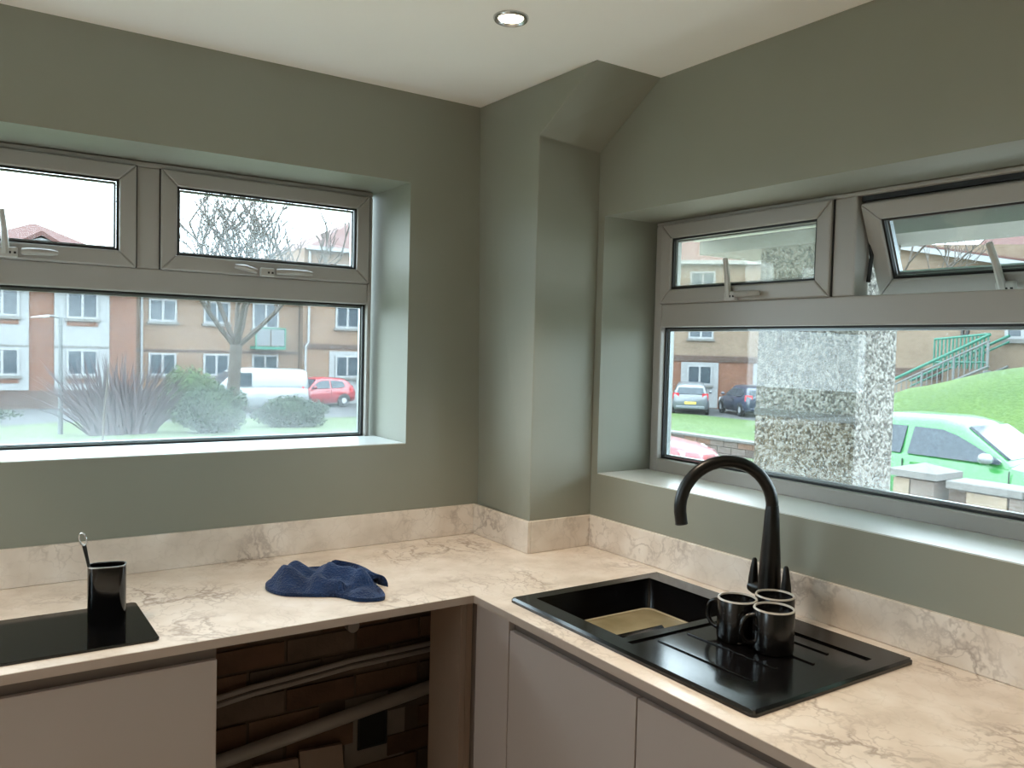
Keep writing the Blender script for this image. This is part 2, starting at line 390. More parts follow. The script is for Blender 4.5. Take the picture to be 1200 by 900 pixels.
b.box(-.658, -.557, -.002, .004, .24, .24+t); b.box(-.658, -.557, -.002, .004, .364-t, .364); b.box(-.658, -.658+t, -.002, .004, .24, .364); b.box(-.557-t, -.557, -.002, .004, .24, .364)
b.build('rim', 'black_trim', sb); box(-.652, -.563, .002, .005, .246, .358).build('plate', 'void_dark', sb)
for dz, r, lab in ((0, .0085, 'upper'), (.0205, .0085, 'lower')):
    pts = [(-1.6+.1*i, -.018, .555-dz - .030*math.sin(PI*min(1, i/9))*(.6) + .004*i*(i > 5)*.4) for i in range(14)]
    tag(tube([(x, y, z_-.025) for x, y, z_ in pts], r, 8).build('water_pipe', 'pipe_grey', smooth=40), 'thin grey water pipe clipped to the bare bricks, %s of the pair' % lab, 'pipe', 'pair of thin water pipes')
tag(tube([(-1.7, -.035, .245), (-1.09, -.035, .335), (-.38, -.035, .415), (-.2, -.035, .435)], .021, 14).build('waste_pipe', 'pipe_grey', smooth=40), 'thick grey sloping waste pipe against the bare bricks', 'pipe')
tag(MB().add(*[[(-.691+.02*math.cos(a*PI/8), yy, .655+.02*math.sin(a*PI/8)) for yy in (-.03, .0) for a in range(16)], [tuple(range(16)), tuple(range(31, 15, -1))]+[(j, (j+1) % 16, 16+(j+1) % 16, 16+j) for j in range(16)]]).build('pipe_stub', 'pipe_grey', bevel=.003), 'round grey capped pipe stub poking from the bricks', 'pipe stub')
for i, (x0, x1, z0, z1) in enumerate(((-1.0, -.86, .12, .29), (-.86, -.72, .12, .30))):
    tag(MB().hexa([(x0, -.075, z0), (x1-.004, -.075, z0), (x1-.004, -.06, z0), (x0, -.06, z0), (x0, -.03, z1), (x1-.004, -.03, z1-.01), (x1-.004, -.015, z1-.01), (x0, -.015, z1)]).build('board_offcut', 'carcass'),
        ['dull brown board offcut leaning under the waste pipe, beside the cabinet', 'dull brown board offcut leaning under the waste pipe, beside the black back box'][i], 'board', 'board offcuts in the gap')

# ================================================================ WINDOWS
def frame_boxes(P, segs, d0, d1):   # P maps (u, d, z) to world
    b = MB()
    for u0, u1, z0, z1 in segs:
        p = [P(u0, d0, z0), P(u1, d0, z0), P(u1, d1, z0), P(u0, d1, z0), P(u0, d0, z1), P(u1, d0, z1), P(u1, d1, z1), P(u0, d1, z1)]
        b.hexa(p)
    return b
def ring(u0, u1, z0, z1, t_, tb=None):
    tb = tb or t_
    return [(u0, u1, z1-t_, z1), (u0, u1, z0, z0+tb), (u0, u0+t_, z0+tb, z1-t_), (u1-t_, u1, z0+tb, z1-t_)]
def mitred(P, u0, u1, z0, z1, t_, d0, d1):
    b = MB()
    o = [(u0, z0), (u1, z0), (u1, z1), (u0, z1)]; i_ = [(u0+t_, z0+t_), (u1-t_, z0+t_), (u1-t_, z1-t_), (u0+t_, z1-t_)]
    for k in range(4):
        a, c = o[k], o[(k+1) % 4]; e, f_ = i_[(k+1) % 4], i_[k]
        bev = .012
        p = [P(a[0], d1, a[1]), P(c[0], d1, c[1]), P(e[0], d1, e[1]), P(f_[0], d1, f_[1]), P(a[0], d0, a[1]), P(c[0], d0, c[1]), P(e[0], d0+bev*.0, e[1]), P(f_[0], d0, f_[1])]
        b.hexa(p)
    return b
def make_window(nm, P, u0, u1, z0, z1, jl, mull, tr0, tr1, top, bot, lower_glass, label, sashes, hid_bottom):
    base = P((u0+u1)/2, .03, z0)
    wn = thing(nm, base, label, 'window', kind='structure')
    segs = [(u0, u1, z1-top, z1), (u0, u0+jl, z0, z1-top), (u1-jl, u1, z0, z1-top), (u0+jl, u1-jl, tr0, tr1), (mull[0], mull[1], tr1, z1-top)]
    if bot > 0: segs.append((u0+jl, u1-jl, z0, z0+bot))
    frame_boxes(P, segs, 0, .065).build('frame', 'upvc', wn, bevel=.004)
    zg0 = z0+max(bot, .0)
    # lower fixed light: gasket line, spacer bar, double glazed pane
    g = .006
    frame_boxes(P, ring(u0+jl, u1-jl, zg0, tr0, g), .02, .03).build('gasket', 'gasket', wn)
    frame_boxes(P, ring(u0+jl+g, u1-jl-g, zg0+g, tr0-g, .007), .032, .045).build('spacer_bar', 'spacer', wn)
    frame_boxes(P, [(u0+jl, u1-jl, zg0, tr0)], .030, .034).build('pane', lower_glass, wn)
    for (su0, su1, sz0, sz1, gm, tilt, drop, hl) in sashes:
        def Q(u, d, z_):
            if not tilt: return P(u, d-.012, z_)
            zz = sz1-drop; dz = z_-sz1
            return P(u, .004 + d*math.cos(tilt) - dz*math.sin(tilt), zz + dz*math.cos(tilt) + d*math.sin(tilt))
        so = mitred(Q, su0, su1, sz0, sz1, .046, 0, .05).build('sash', 'upvc', wn, bevel=.005)
        frame_boxes(Q, ring(su0+.046, su1-.046, sz0+.046, sz1-.046, .006), .008, .018).build('gasket', 'gasket', so)
        frame_boxes(Q, ring(su0+.052, su1-.052, sz0+.052, sz1-.052, .006), .022, .036).build('spacer_bar', 'spacer', so)
        frame_boxes(Q, [(su0+.046, su1-.046, sz0+.046, sz1-.046)], .018, .022).build('pane', gm, so)
        # dark rebate seals
        if not tilt: frame_boxes(P, [(su0-.003, su0, sz0, sz1), (su1, su1+.003, sz0, sz1)], -.004, .003).build('seal', 'gasket', so)
        hl(Q, so)
    return wn
def handle_set(bar_u, bar_dir, hu0, hu1, z_, up=.105, bar=True, lever=None):
    # upright stay arm, lock body with two screw holes, lever lying along the rail
    def f_(Q, so):
        if bar:
            p = [Q(bar_u, -.012, z_-.012), Q(bar_u-.004*bar_dir, -.016, z_+up*.5), Q(bar_u-.010*bar_dir, -.02, z_+up)]
            tube(p, [.010, .0085, .0075], 8).build('stay_arm', 'upvc_grey', so, smooth=40)
        if lever: tube([Q(lever, -.012, z_+.004), Q(lever+.03, -.02, z_), Q(lever+.065, -.02, z_-.008)], [.006, .010, .008], 8).build('stay_lever', 'upvc', so, smooth=40)
        q = lambda u, d, zz: Q(u, d, zz)
        frame_boxes(q, [(bar_u-.016, bar_u+.028, z_-.022, z_+.006)], -.016, .0).build('handle_base', 'upvc_grey', so, bevel=.004)
        for k in (0, 1): frame_boxes(q, [(bar_u+.006+.012*k, bar_u+.012+.012*k, z_-.012, z_-.006)], -.0172, -.015).build('screw', 'black_trim', so)
        n = 7; p = [Q(hu0+(hu1-hu0)*i/(n-1), -.014-.012*math.sin(PI*i/(n-1)*.9), z_-.004+.002*i/n) for i in range(n)]
        tube(p, [.009, .010, .010, .0095, .009, .0085, .006], 10).build('handle', 'upvc', so, smooth=50)
    return f_
PL = lambda u, d, z_: Vector((u, .24+d, z_))
PR = lambda u, d, z_: Vector((.218+d, -u, z_))
make_window('window_1', PL, -1.965, -.531, LZ0+.001, 2.053, .015, (-1.28, -1.213), 1.671, 1.741, .016, 0, 'glass_wet',
            'grey-white double glazed window above the hob, both top sashes shut, lower pane wet', [
    (-1.213, -.546, 1.741, 2.037, 'glass_damp', 0, 0, handle_set(-.905, 1, -.87, -.755, 1.762, bar=False, lever=-1.0)),
    (-1.95, -1.28, 1.741, 2.037, 'glass_clear', 0, 0, handle_set(-1.606, 1, -1.568, -1.484, 1.766)),
], True)
# loose lever at the inner side of the right-hand sash lock
make_window('window_2', PR, .366, 1.777, RZ0+.001, 1.9615, .034, (1.037, 1.104), 1.616, 1.692, .012, .043, 'glass_right',
            'grey-white double glazed window above the sink, one top sash tilted open', [
    (.400, 1.037, 1.692, 1.949, 'glass_misted', 0, 0, handle_set(.705, 1, .735, .825, 1.713)),
    (1.108, 1.739, 1.692, 1.947, 'glass_clear', math.radians(24), .02, handle_set(1.43, 1, 1.47, 1.56, 1.715)),
], False)
box(LX0+.002, LX1-.002, .001, .24, LZ0, LZ0+.003).build('sill', 'sill_daylight', bpy.data.objects['window_1'])
box(.001, .218, RY0+.002, RY1-.002, RZ0, RZ0+.003).build('sill', 'sill_daylight', bpy.data.objects['window_2'])
# friction stay of the open sash
w2 = bpy.data.objects['window_2']
box(.232, .27, -1.739, -1.108, 1.936, 1.9495).build('head_seal', 'gasket', w2)
MB().tube([PR(1.109, .03, 1.93), PR(1.112, .06, 1.80), PR(1.112, .05, 1.73)], .006, 6).build('friction_stay', 'black_trim', w2)

# ================================================================ WORKTOP, UPSTAND, CABINETS
ZW, TH = .9, .020
DF, DR = -.62, -.619
SX0, SX1, SY0, SY1 = -.57, -.068, -1.473, -.711
wt = thing('worktop', (-.6, -.6, ZW-TH), 'L-shaped cream marble-effect worktop with grey-brown veins', 'worktop')
box(-2.45, DR, DF, -.0005, ZW-TH, ZW).build('slab', 'marble', wt)
b = MB(); c0, c1, c2, c3 = SX0+.03, SX1-.03, SY0+.03, SY1-.03
b.box(DR, -.0005, c3, -.0005, ZW-TH, ZW); b.box(DR, -.0005, -2.28, c2, ZW-TH, ZW); b.box(DR, c0, c2, c3, ZW-TH, ZW); b.box(c1, -.0005, c2, c3, ZW-TH, ZW)
b.build('slab', 'marble', wt)
box(-2.45, DR, DF-.001, DF+.0005, ZW-TH, ZW-.0012).build('edge_shade_strip', 'worktop_edge_shade', wt); box(DR-.001, DR+.0005, -2.28, DF-.001, ZW-TH, ZW-.0012).build('edge_shade_strip', 'worktop_edge_shade', wt)  # taupe strips put the shade of the front edges into the colour
UH, UT = .1, .012
zu = ZW+UH
tag(box(-2.45, -.245, -UT, -.0005, ZW+.0005, zu).build('upstand', 'marble', bevel=.0015), 'long cream marble-effect upstand behind the hob', 'upstand', 'marble-effect upstands')
tag(MB().hexa([(-.243-UT, -.012, ZW+.0005), (-.2436-UT, -.326-UT, ZW+.0005), (-.2436, -.326-UT, ZW+.0005), (-.2415, -.012, ZW+.0005), (-.243-UT, -.012, zu), (-.2436-UT, -.326-UT, zu), (-.2436, -.326-UT, zu), (-.2415, -.012, zu)]).build('upstand', 'marble', bevel=.0015), 'short marble-effect upstand on the hob side of the corner boxing', 'upstand', 'marble-effect upstands')
tag(box(-.2428, -.0005-UT, -.3265-UT, -.3265, ZW+.0005, zu).build('upstand', 'marble', bevel=.0015), 'shortest marble-effect upstand on the sink side of the corner boxing', 'upstand', 'marble-effect upstands')
tag(box(-UT, -.0005, -2.28, -.327, ZW+.0005, zu).build('upstand', 'marble', bevel=.0015), 'long cream marble-effect upstand behind the sink and tap', 'upstand', 'marble-effect upstands')

def cabinet(name, label, x0, x1, front, axis, doors, group=None, top=.876):
    # axis 'x': doors face -y at y=front, run along x; axis 'y': doors face -x at x=front, run along y
    def B(u0, u1, d0, d1, z0, z1):   # d: distance into the cabinet
        if axis == 'x': return box(u0, u1, front+d0, front+d1, z0, z1)
        return box(front+d0, front+d1, u0, u1, z0, z1)
    loc = ((x0+x1)/2, front+.28, 0) if axis == 'x' else (front+.28, (x0+x1)/2, 0)
    c = thing(name, loc, label, 'cabinet', group)
    B(x0, x0+.016, .02, .54, .12, top).build('side_panel', 'cabinet', c); B(x1-.016, x1, .02, .54, .12, top).build('side_panel', 'cabinet', c)
    B(x0+.016, x1-.016, .025, .54, .12, .14).build('base_panel', 'carcass', c)
    B(x0, x1, .07, .09, 0, .119).build('plinth', 'cabinet', c)
    ch = B(x0, x1, .016, .03, .835, .879).build('finger_channel', 'cabinet_channel', c)
    for (u0, u1) in doors: B(u0, u1, 0, .015, .14, .847).build('door', 'cabinet', c, bevel=.0015)
    return c
cabinet('base_cabinet', 'taupe handleless base cabinet under the hob', -1.849, -1.25, -.6, 'x', [(-1.847, -1.252)], 'taupe base cabinets')
cabinet('base_cabinet', 'taupe handleless base cabinet at the end of the hob run', -2.449, -1.851, -.6, 'x', [(-2.447, -1.853)], 'taupe base cabinets')
cabinet('sink_cabinet', 'taupe two-door base cabinet under the black sink', -1.66, -.757, -.6, 'y', [(-1.210, -.759), (-1.658, -1.214)], 'taupe base cabinets', top=.70)
cabinet('base_cabinet', 'taupe base cabinet beyond the sink', -2.26, -1.662, -.6, 'y', [(-2.258, -1.664)], 'taupe base cabinets')
cp = thing('corner_panel', (-.6, -.66, 0), 'taupe corner filler panels between the appliance gap and the sink cabinet', 'panel')
box(-.6, -.582, -.755, -.605, 0, .871).build('filler', 'cabinet', cp, bevel=.001)
box(-.600, -.582, -.603, -.585, 0, .871).build('post', 'cabinet_channel', cp)
box(-.645, -.627, -.602, -.44, 0, .874).build('end_panel', 'panel_brown', cp, bevel=.001)
box(-.626, -.601, -.585, -.57, 0, .87).build('back_strip', 'carcass', cp)

# ================================================================ SINK
def rrect(x0, x1, y0, y1, r, n=5):
    out = []
    for cx, cy, a0 in ((x1-r, y1-r, 0), (x0+r, y1-r, PI/2), (x0+r, y0+r, PI), (x1-r, y0+r, 1.5*PI)):
        for i in range(n+1):
            a = a0+PI/2*i/n; out.append((cx+r*math.cos(a), cy+r*math.sin(a)))
    return out
ZS = .912
sk = thing('sink', ((SX0+SX1)/2, (SY0+SY1)/2, ZW), 'black composite sink with one bowl and a ribbed drainer', 'sink')
BX0, BX1, BY0, BY1 = -.518, -.135, -1.075, -.752
DX0, DX1, DY0, DY1 = -.528, -.152, -1.43, -1.10
def cell_plate(b, xs, ys, holes, z0, z1):
    for i in range(len(xs)-1):
        for j in range(len(ys)-1):
            cx, cy = (xs[i]+xs[i+1])/2, (ys[j]+ys[j+1])/2
            if any(h[0] < cx < h[1] and h[2] < cy < h[3] for h in holes): continue
            b.box(xs[i], xs[i+1], ys[j], ys[j+1], z0, z1)
b = MB()
cell_plate(b, [SX0+.004, BX0, BX1, SX1-.004], [SY0+.004, BY0, BY1, SY1-.004], [(BX0, BX1, BY0, BY1)], ZW+.0006, ZS-.004)
# rim frame, raised 4 mm round bowl and drainer
cell_plate(b, [SX0+.006, DX0, BX0, BX1, DX1+.0, SX1-.006] if False else [SX0+.006, DX0, BX0, DX1, BX1, SX1-.006], [SY0+.006, DY0, DY1, BY0, BY1, SY1-.006],
           [(BX0, BX1, BY0, BY1), (DX0, DX1, DY0, DY1)], ZS-.004, ZS)
rim = b.build('rim', 'sink_black', sk)
b = MB(); b.prism(rrect(SX0, SX1, SY0, SY1, .012), ZW+.0005, ZS-.0045, 'z')
pts = rrect(SX0, SX1, SY0, SY1, .012)
b = MB(); ro = [(p[0], p[1]) for p in pts]; ri = rrect(SX0+.006, SX1-.006, SY0+.006, SY1-.006, .008)
b.loft([[(x, y, ZW+.0006) for x, y in ro], [(x, y, ZS-.005) for x, y in ro], [(x, y, ZS) for x, y in ri], [(x, y, ZS-.003) for x, y in ri]], cap=False)
b.build('edge', 'sink_black', sk, smooth=50)
# bowl: tapering walls and floor
b = MB(); top = rrect(BX0, BX1, BY0, BY1, .02); mid = rrect(BX0+.012, BX1-.012, BY0+.012, BY1-.012, .03); flo = rrect(BX0+.03, BX1-.03, BY0+.03, BY1-.03, .03)
b.loft([[(x, y, ZS) for x, y in top], [(x, y, .73) for x, y in mid], [(x, y, .71) for x, y in flo]], cap=False)
n_ = len(flo); b.add([(x, y, .71) for x, y in flo], [tuple(range(n_))])
b.build('bowl', 'sink_black', sk, smooth=50)
MB().lathe([(.001, .7115), (.044, .7115), (.044, .714), (.036, .7125), (.001, .7125)], ((BX0+BX1)/2, (BY0+BY1)/2, 0), 24).build('plug_hole', 'chrome', sk, smooth=40)
# black step in the near corner of the bowl
MB().hexa([(-.50, -.956, .80), (-.255, -.952, .80), (-.235, -.908, .80), (-.50, -.908, .80), (-.50, -.956, .848), (-.262, -.952, .846), (-.235, -.908, .845), (-.50, -.908, .846)]).build('bowl_step', 'sink_black', sk, bevel=.003)
# drainer ribs
for i, x in enumerate((-.455, -.365, -.275, -.20)):
    box(x-.004, x+.004, DY0+.05+.02*(i % 2), DY1-.02, ZS-.0045, ZS-.0012).build('drainer_rib', 'sink_black', sk, bevel=.0012)
b = MB(); b.loft([[(x, y, .832) for x, y in rrect(BX0+.010, BX1-.010, BY0+.010, BY1-.010, .028)], [(x, y, .834) for x, y in rrect(BX0+.010, BX1-.010, BY0+.010, BY1-.010, .028)]])
tag(b.build('dishwater', 'dishwater'), 'cloudy olive-beige water standing in the black sink bowl', 'water')
fo = [[(x, y, z_) for x, y in rrect(BX0+.008+i_, BX1-.008-i_, BY0+.008+i_, BY1-.008-i_, .026)] for i_, z_ in ((.001, .8335), (.001, .8352), (.009, .8352), (.009, .8335), (.001, .8335))]
MB().loft(fo, cap=False).build('foam_edge', 'foam', bpy.data.objects['dishwater'])

# ================================================================ TAP
tx, ty = -.100, -1.125
tp = thing('kitchen_tap', (tx, ty, ZS), 'matt black swan-neck mixer tap with two upright levers', 'tap')
MB().lathe([(.028, 0), (.028, .006), (.0262, .01), (.0262, .09), (.0235, .14), (.0195, .20), (.0168, .245), (.0150, .262)], (tx, ty, ZS), 28).build('body', 'tap_black', tp, smooth=50)
ph, R_, zc = math.radians(30), .112, 1.166
pts = [(tx, ty, zc-.02)]
for i in range(25):
    a = PI*i/24*1.07
    d = R_-R_*math.cos(a); pts.append((tx-d*math.cos(ph), ty+d*math.sin(ph), zc+R_*math.sin(a)))
d_ = Vector(pts[-1])-Vector(pts[-2]); d_.normalize(); pts.append(tuple(Vector(pts[-1])+d_*.012))
sp = tube(pts, [.0148]*len(pts), 18).build('spout', 'tap_black', tp, smooth=50)
e = Vector(pts[-1]); MB().tube([e, e+d_*.003], [.0152, .0152], 18).build('aerator', 'black_trim', sp, smooth=40)
for s_, hz in ((1, 0), (-1, 0)):
    yb_ = ty+s_*.048
    h = tube([(tx, ty+s_*.02, .966), (tx, ty+s_*.044, .966), (tx, ty+s_*.056, .967)], [.0155, .0165, .0135], 16).build('valve', 'tap_black', tp, smooth=50)
    tube([(tx, yb_, .962), (tx, yb_, .99), (tx, yb_-s_*.001, 1.018), (tx, yb_-s_*.002, 1.034), (tx, yb_-s_*.002, 1.038)], [.0140, .0118, .0082, .0060, .003], 14).build('lever', 'tap_black', h, smooth=50)

# ================================================================ MUGS
def mug(x, y, ang, label, r=.0425, h=.093):
    z0 = ZS-.0042
    m = thing('mug', (x, y, z0), label, 'mug', 'black mugs on the sink drainer')
    MB().lathe([(.001, 0), (r-.006, 0), (r-.001, .004), (r, .010), (r, h-.002), (r-.0012, h), (r-.0035, h), (r-.004, h-.004), (r-.004, .008), (r-.010, .005), (.001, .005)], (x, y, z0), 36).build('cup_body', 'mug_black', m, smooth=50)
    MB().lathe([(r+.0004, h-.0022), (r-.0010, h+.0006), (r-.0034, h+.0006), (r-.0042, h-.003)], (x, y, z0), 36, closed=True).build('rim', 'mug_rim', m, smooth=60)
    c, s = math.cos(ang), math.sin(ang); pp = []
    for i in range(13):
        a = -PI/2+PI*i/12
        q = r-.003+.030*math.cos(a)**.7 if math.cos(a) > 0 else r-.003
        pp.append((x+c*q, y+s*q, z0+h*.52+.030*math.sin(a)))
    tube(pp, .0052, 10).build('handle', 'mug_black', m, smooth=50)
    MB().lathe([(.001, h-.014), (r-.0042, h-.014), (r-.0042, h-.012), (.001, h-.012)], (x, y, z0), 32).build('water', 'mug_water', m, smooth=30)
    return m
mug(-.288, -1.288, math.radians(150), 'black mug with its curved handle showing, furthest from the tap')
mug(-.300, -1.200, math.radians(105), 'black mug close to the bowl divider, beside two other mugs')
mug(-.207, -1.226, math.radians(38), 'black mug nearest the tap body, behind the other two mugs')

# ================================================================ HOB, POT, SPOON
hb = thing('hob', (-1.62, -.43, ZW), 'black glass induction hob set sideways on the worktop', 'hob')
b = MB(); r0 = rrect(-1.88, -1.362, -.575, -.29, .012); r1 = rrect(-1.8785, -1.3635, -.5735, -.2915, .011)
b.loft([[(x, y, ZW+.0005) for x, y in r0], [(x, y, ZW+.0045) for x, y in r0], [(x, y, ZW+.006) for x, y in r1]]); b.build('glass_top', 'hob_glass', hb, smooth=40)
pz = ZW+.006
pt = thing('utensil_pot', (-1.442, -.415, pz), 'glossy black oval utensil pot with silver rim on the hob', 'pot')
def oval(w_, d_, z_, ang=math.radians(-12), c=(-1.442, -.415), n=36, p=3.2):
    o = []
    for i in range(n):
        a = 2*PI*i/n; ca, sa = math.cos(a), math.sin(a)
        x = w_*abs(ca)**(2/p)*(1 if ca >= 0 else -1); y = d_*abs(sa)**(2/p)*(1 if sa >= 0 else -1)
        o.append((c[0]+x*math.cos(ang)-y*math.sin(ang), c[1]+x*math.sin(ang)+y*math.cos(ang), z_))
    return o
PH = .128
b = MB(); b.loft([oval(.037, .024, pz), oval(.0385, .0255, pz+.003), oval(.0385, .0255, pz+PH), oval(.0360, .0230, pz+PH), oval(.0355, .0225, pz+.006)])
b.build('pot_body', 'pot_gloss', pt, smooth=40)
b = MB(); b.loft([oval(.0388, .0258, pz+PH-.0015), oval(.0388, .0258, pz+PH+.001), oval(.0358, .0228, pz+PH+.001), oval(.0358, .0228, pz+PH-.0015), oval(.0388, .0258, pz+PH-.0015)], cap=False); b.build('rim', 'chrome', pt, smooth=40)
spn = thing('spoon', (-1.455, -.415, pz+.0065), 'slim black utensil with a looped silver-edged end leaning in the pot', 'utensil')
a0, a1 = Vector((-1.455, -.418, pz+.010)), Vector((-1.487, -.412, pz+.175)); dd = (a1-a0).normalized()
tube([a0, a0+dd*.09, a0+dd*.14, a1], [.0032, .0030, .0036, .0045], 10).build('shaft', 'tap_black', spn, smooth=50)
lp = []
sd = Vector((.85, -.5, .1)).normalized()
for i in range(17):
    a = 2*PI*i/16; lp.append(a1+dd*(.014-.014*math.cos(a))+sd*(.0075*math.sin(a)))
tube(lp, .0018, 8, cap=False).build('loop', 'chrome', spn, smooth=50)

# ================================================================ TOWEL
def towel_mesh():
    ctl = [(-1.062, -.335), (-1.04, -.275), (-.975, -.225), (-.90, -.20), (-.835, -.235), (-.800, -.31), (-.80, -.40), (-.812, -.455), (-.818, -.50), (-.840, -.552), (-.895, -.535), (-.93, -.475), (-.985, -.440), (-1.04, -.40)]
    N = 112; n = len(ctl); out = []
    for i in range(N):
        t = i/N*n; k = int(t); u = t-k; p = [Vector(ctl[(k+j-1) % n]) for j in range(4)]
        out.append(.5*((2*p[1])+(-p[0]+p[2])*u+(2*p[0]-5*p[1]+4*p[2]-p[3])*u*u+(-p[0]+3*p[1]-3*p[2]+p[3])*u**3))
    cx, cy = -.915, -.345
    rings = 26; vs = []; fs = []
    from mathutils import noise
    for r in range(rings+1):
        f = 1-(r/rings)
        for i in range(N):
            q = Vector((cx, cy)).lerp(out[i], f)
            x, y = q
            edge = 1-f**5
            # main roll from west to east with crossing creases, flat tail to the south-east
            ax_ = (x+.93)*.86-(y+.35)*.5; ay_ = (x+.93)*.5+(y+.35)*.86
            roll = .030*math.exp(-(ay_/.075)**2)*(1-.25*math.cos(ax_*30))
            crease = .013*math.sin(ax_*62+3*noise.noise(Vector((x*14, y*14, 0))))+.008*math.sin(ay_*85+ax_*30)
            tail = .5 if y < -.46 else 1
            zz = (.016+roll+crease*.8+.010*noise.noise(Vector((x*22, y*22, 3))))*edge*tail
            vs.append((x, y, ZW+.002+max(.0, zz)*(1 if f < 1 else .0)+(.008 if f > .999 else 0)))
    for r in range(rings):
        for i in range(N): fs.append((r*N+i, r*N+(i+1) % N, (r+1)*N+(i+1) % N, (r+1)*N+i))
    fs.append(tuple(rings*N+i for i in range(N)))
    base = len(vs); vs += [(p[0], p[1], ZW+.001) for p in out]; fs += [(i, (i+1) % N, base+(i+1) % N, base+i) for i in range(N)]
    fs.append(tuple(base+i for i in range(N)))
    b = MB(); b.add(vs, fs)
    # rolled fold arching over the eastern end
    st = []
    for k in range(9):
        u = k/8; sec = []
        for i in range(14):
            a = PI*(.02+.96*i/13); rr = .040*(1-.25*u)
            sec.append((-.862+.075*u-rr*math.cos(a)*.55+.012*math.sin(u*5), -.300-.14*u+rr*math.cos(a)*.55, ZW+.004+.044*math.sin(a)*(1-.35*u)))
        inn = [(x+.0, y, max(ZW+.002, z_-.007)) for x, y, z_ in sec[::-1]]
        st.append(sec+inn)
    b.loft(st)
    return b
tag(towel_mesh().build('towel', 'towel', smooth=70), 'crumpled dark blue waffle towel lying on the worktop', 'towel')

# ================================================================ DOWNLIGHTS
def downlight(x, y, label, power):
    d = thing('downlight', (x, y, HC-.012), label, 'light', 'recessed ceiling downlights')
    MB().lathe([(.043, -.0005), (.043, -.004), (.040, -.009), (.033, -.007), (.029, -.0005)], (x, y, HC), 36, closed=True).build('bezel', 'chrome', d, smooth=50)
    MB().lathe([(.001, -.0045), (.0295, -.0045), (.0295, -.0005), (.001, -.0005)], (x, y, HC), 28).build('lens', 'lamp_lens', d)
    l = bpy.data.lights.new('downlight_beam', 'SPOT'); l.energy = power; l.color = (1, .80, .60); l.spot_size = math.radians(80); l.spot_blend = .9; l.shadow_soft_size = .03
    o = bpy.data.objects.new('downlight_beam', l); COL.objects.link(o); o.location = (x, y, HC-.02); 
    return d
LAMPS = [(-.596, -.69, 'by the corner boxing'), (-2.0, -.69, 'above the hob, added for fill'), (-3.0, -.69, 'by the added window opposite the sink, itself added for fill'), (-.596, -1.9, 'above the sink run, added for fill'), (-2.0, -1.9, 'in the middle of the room, added for fill'),
         (-3.0, -1.9, 'beside the white wall, added for fill'), (-.596, -3.05, 'at the far end of the sink run, added for fill'), (-2.0, -3.05, 'by the wall facing the hob, added for fill'), (-3.0, -3.05, 'in the corner of the white wall, added for fill')]  # all but the first are added out of view to brighten the room
for x, y, lab in LAMPS: downlight(x, y, 'lit round silver-rimmed downlight in the ceiling '+lab, LAMP_W)

# ================================================================ OUTSIDE: GROUND
def smooth01(t): t = max(0, min(1, t)); return t*t*(3-2*t)
def grid(name, mat, x0, x1, y0, y1, nx, ny, h, label, cat, thick=.4):
    vs = []; fs = []
    for j in range(ny+1):
        for i in range(nx+1):
            x = x0+(x1-x0)*i/nx; y = y0+(y1-y0)*j/ny; vs.append((x, y, h(x, y)))
    for j in range(ny):
        for i in range(nx): a = j*(nx+1)+i; fs.append((a, a+1, a+nx+2, a+nx+1))
    o = MB().add(vs, fs).build(name, mat, smooth=60); return struct(o, label, cat)
grid('ground_field', 'lawn', -70, 100, -70, 110, 4, 4, lambda x, y: -1.8, 'wide grassy ground around the buildings', 'ground')
hl = lambda x, y: -.62-.88*max(0, min(1, (y-4)/26))+.05*math.sin(x*.9)*math.cos(y*.6)
grid('ground_lawn', 'lawn', -14, 13.5, .33, 30.5, 40, 40, hl, 'patchy green lawn outside the window above the hob', 'lawn')
grid('ground_car_park', 'tarmac', -16, 22, 30.5, 38.2, 4, 4, lambda x, y: -1.52, 'grey tarmac car park in front of the brick flats', 'car park')
hroad = lambda x, y: -.68-.45*smooth01((y-4.5)/5)
grid('ground_road', 'tarmac', 5.35, 13.9, -6, 15, 8, 20, hroad, 'grey tarmac road beyond the garden wall', 'road')
grid('ground_patio', 'paving', -14, -3.42, -10, .33, 4, 4, lambda x, y: -.5, 'pale paved yard beside the house', 'yard')
grid('ground_path', 'paving', .33, 5.35, -6, 3.5, 4, 4, lambda x, y: -.40, 'pale paved path between the window and the garden wall', 'path')
hv = lambda x, y: -.60-.70*smooth01((x-14)/12.5)
grid('ground_verge', 'lush_lawn', 14.0, 27.0, 11.2, 27, 20, 20, hv, 'bright green verge behind the low brown wall', 'lawn')
grid('ground_parking', 'tarmac', 24.0, 42, 14, 34, 4, 4, lambda x, y: -1.34 if True else 0, 'grey parking bays beside the three storey flats', 'car park')
def hb_(x, y):
    crest = 1.42-.62*smooth01((y-5.8)/2.8)-2.2*smooth01((y-8.4)/1.9)
    return hroad(x, y)+.03+(crest-hroad(x, y))*smooth01((x-11.6)/5.2)+.03*math.sin(x*2.1+y*1.3)
grid('ground_bank', 'lush_lawn', 11.5, 30, -8, 9.9, 44, 44, hb_, 'bright green grassy bank rising behind the green car', 'bank')

grid('ground_terrace', 'paving', 18, 30, 9.9, 13.9, 4, 4, lambda x, y: -.36, 'paved terrace below the cream brick building', 'terrace')

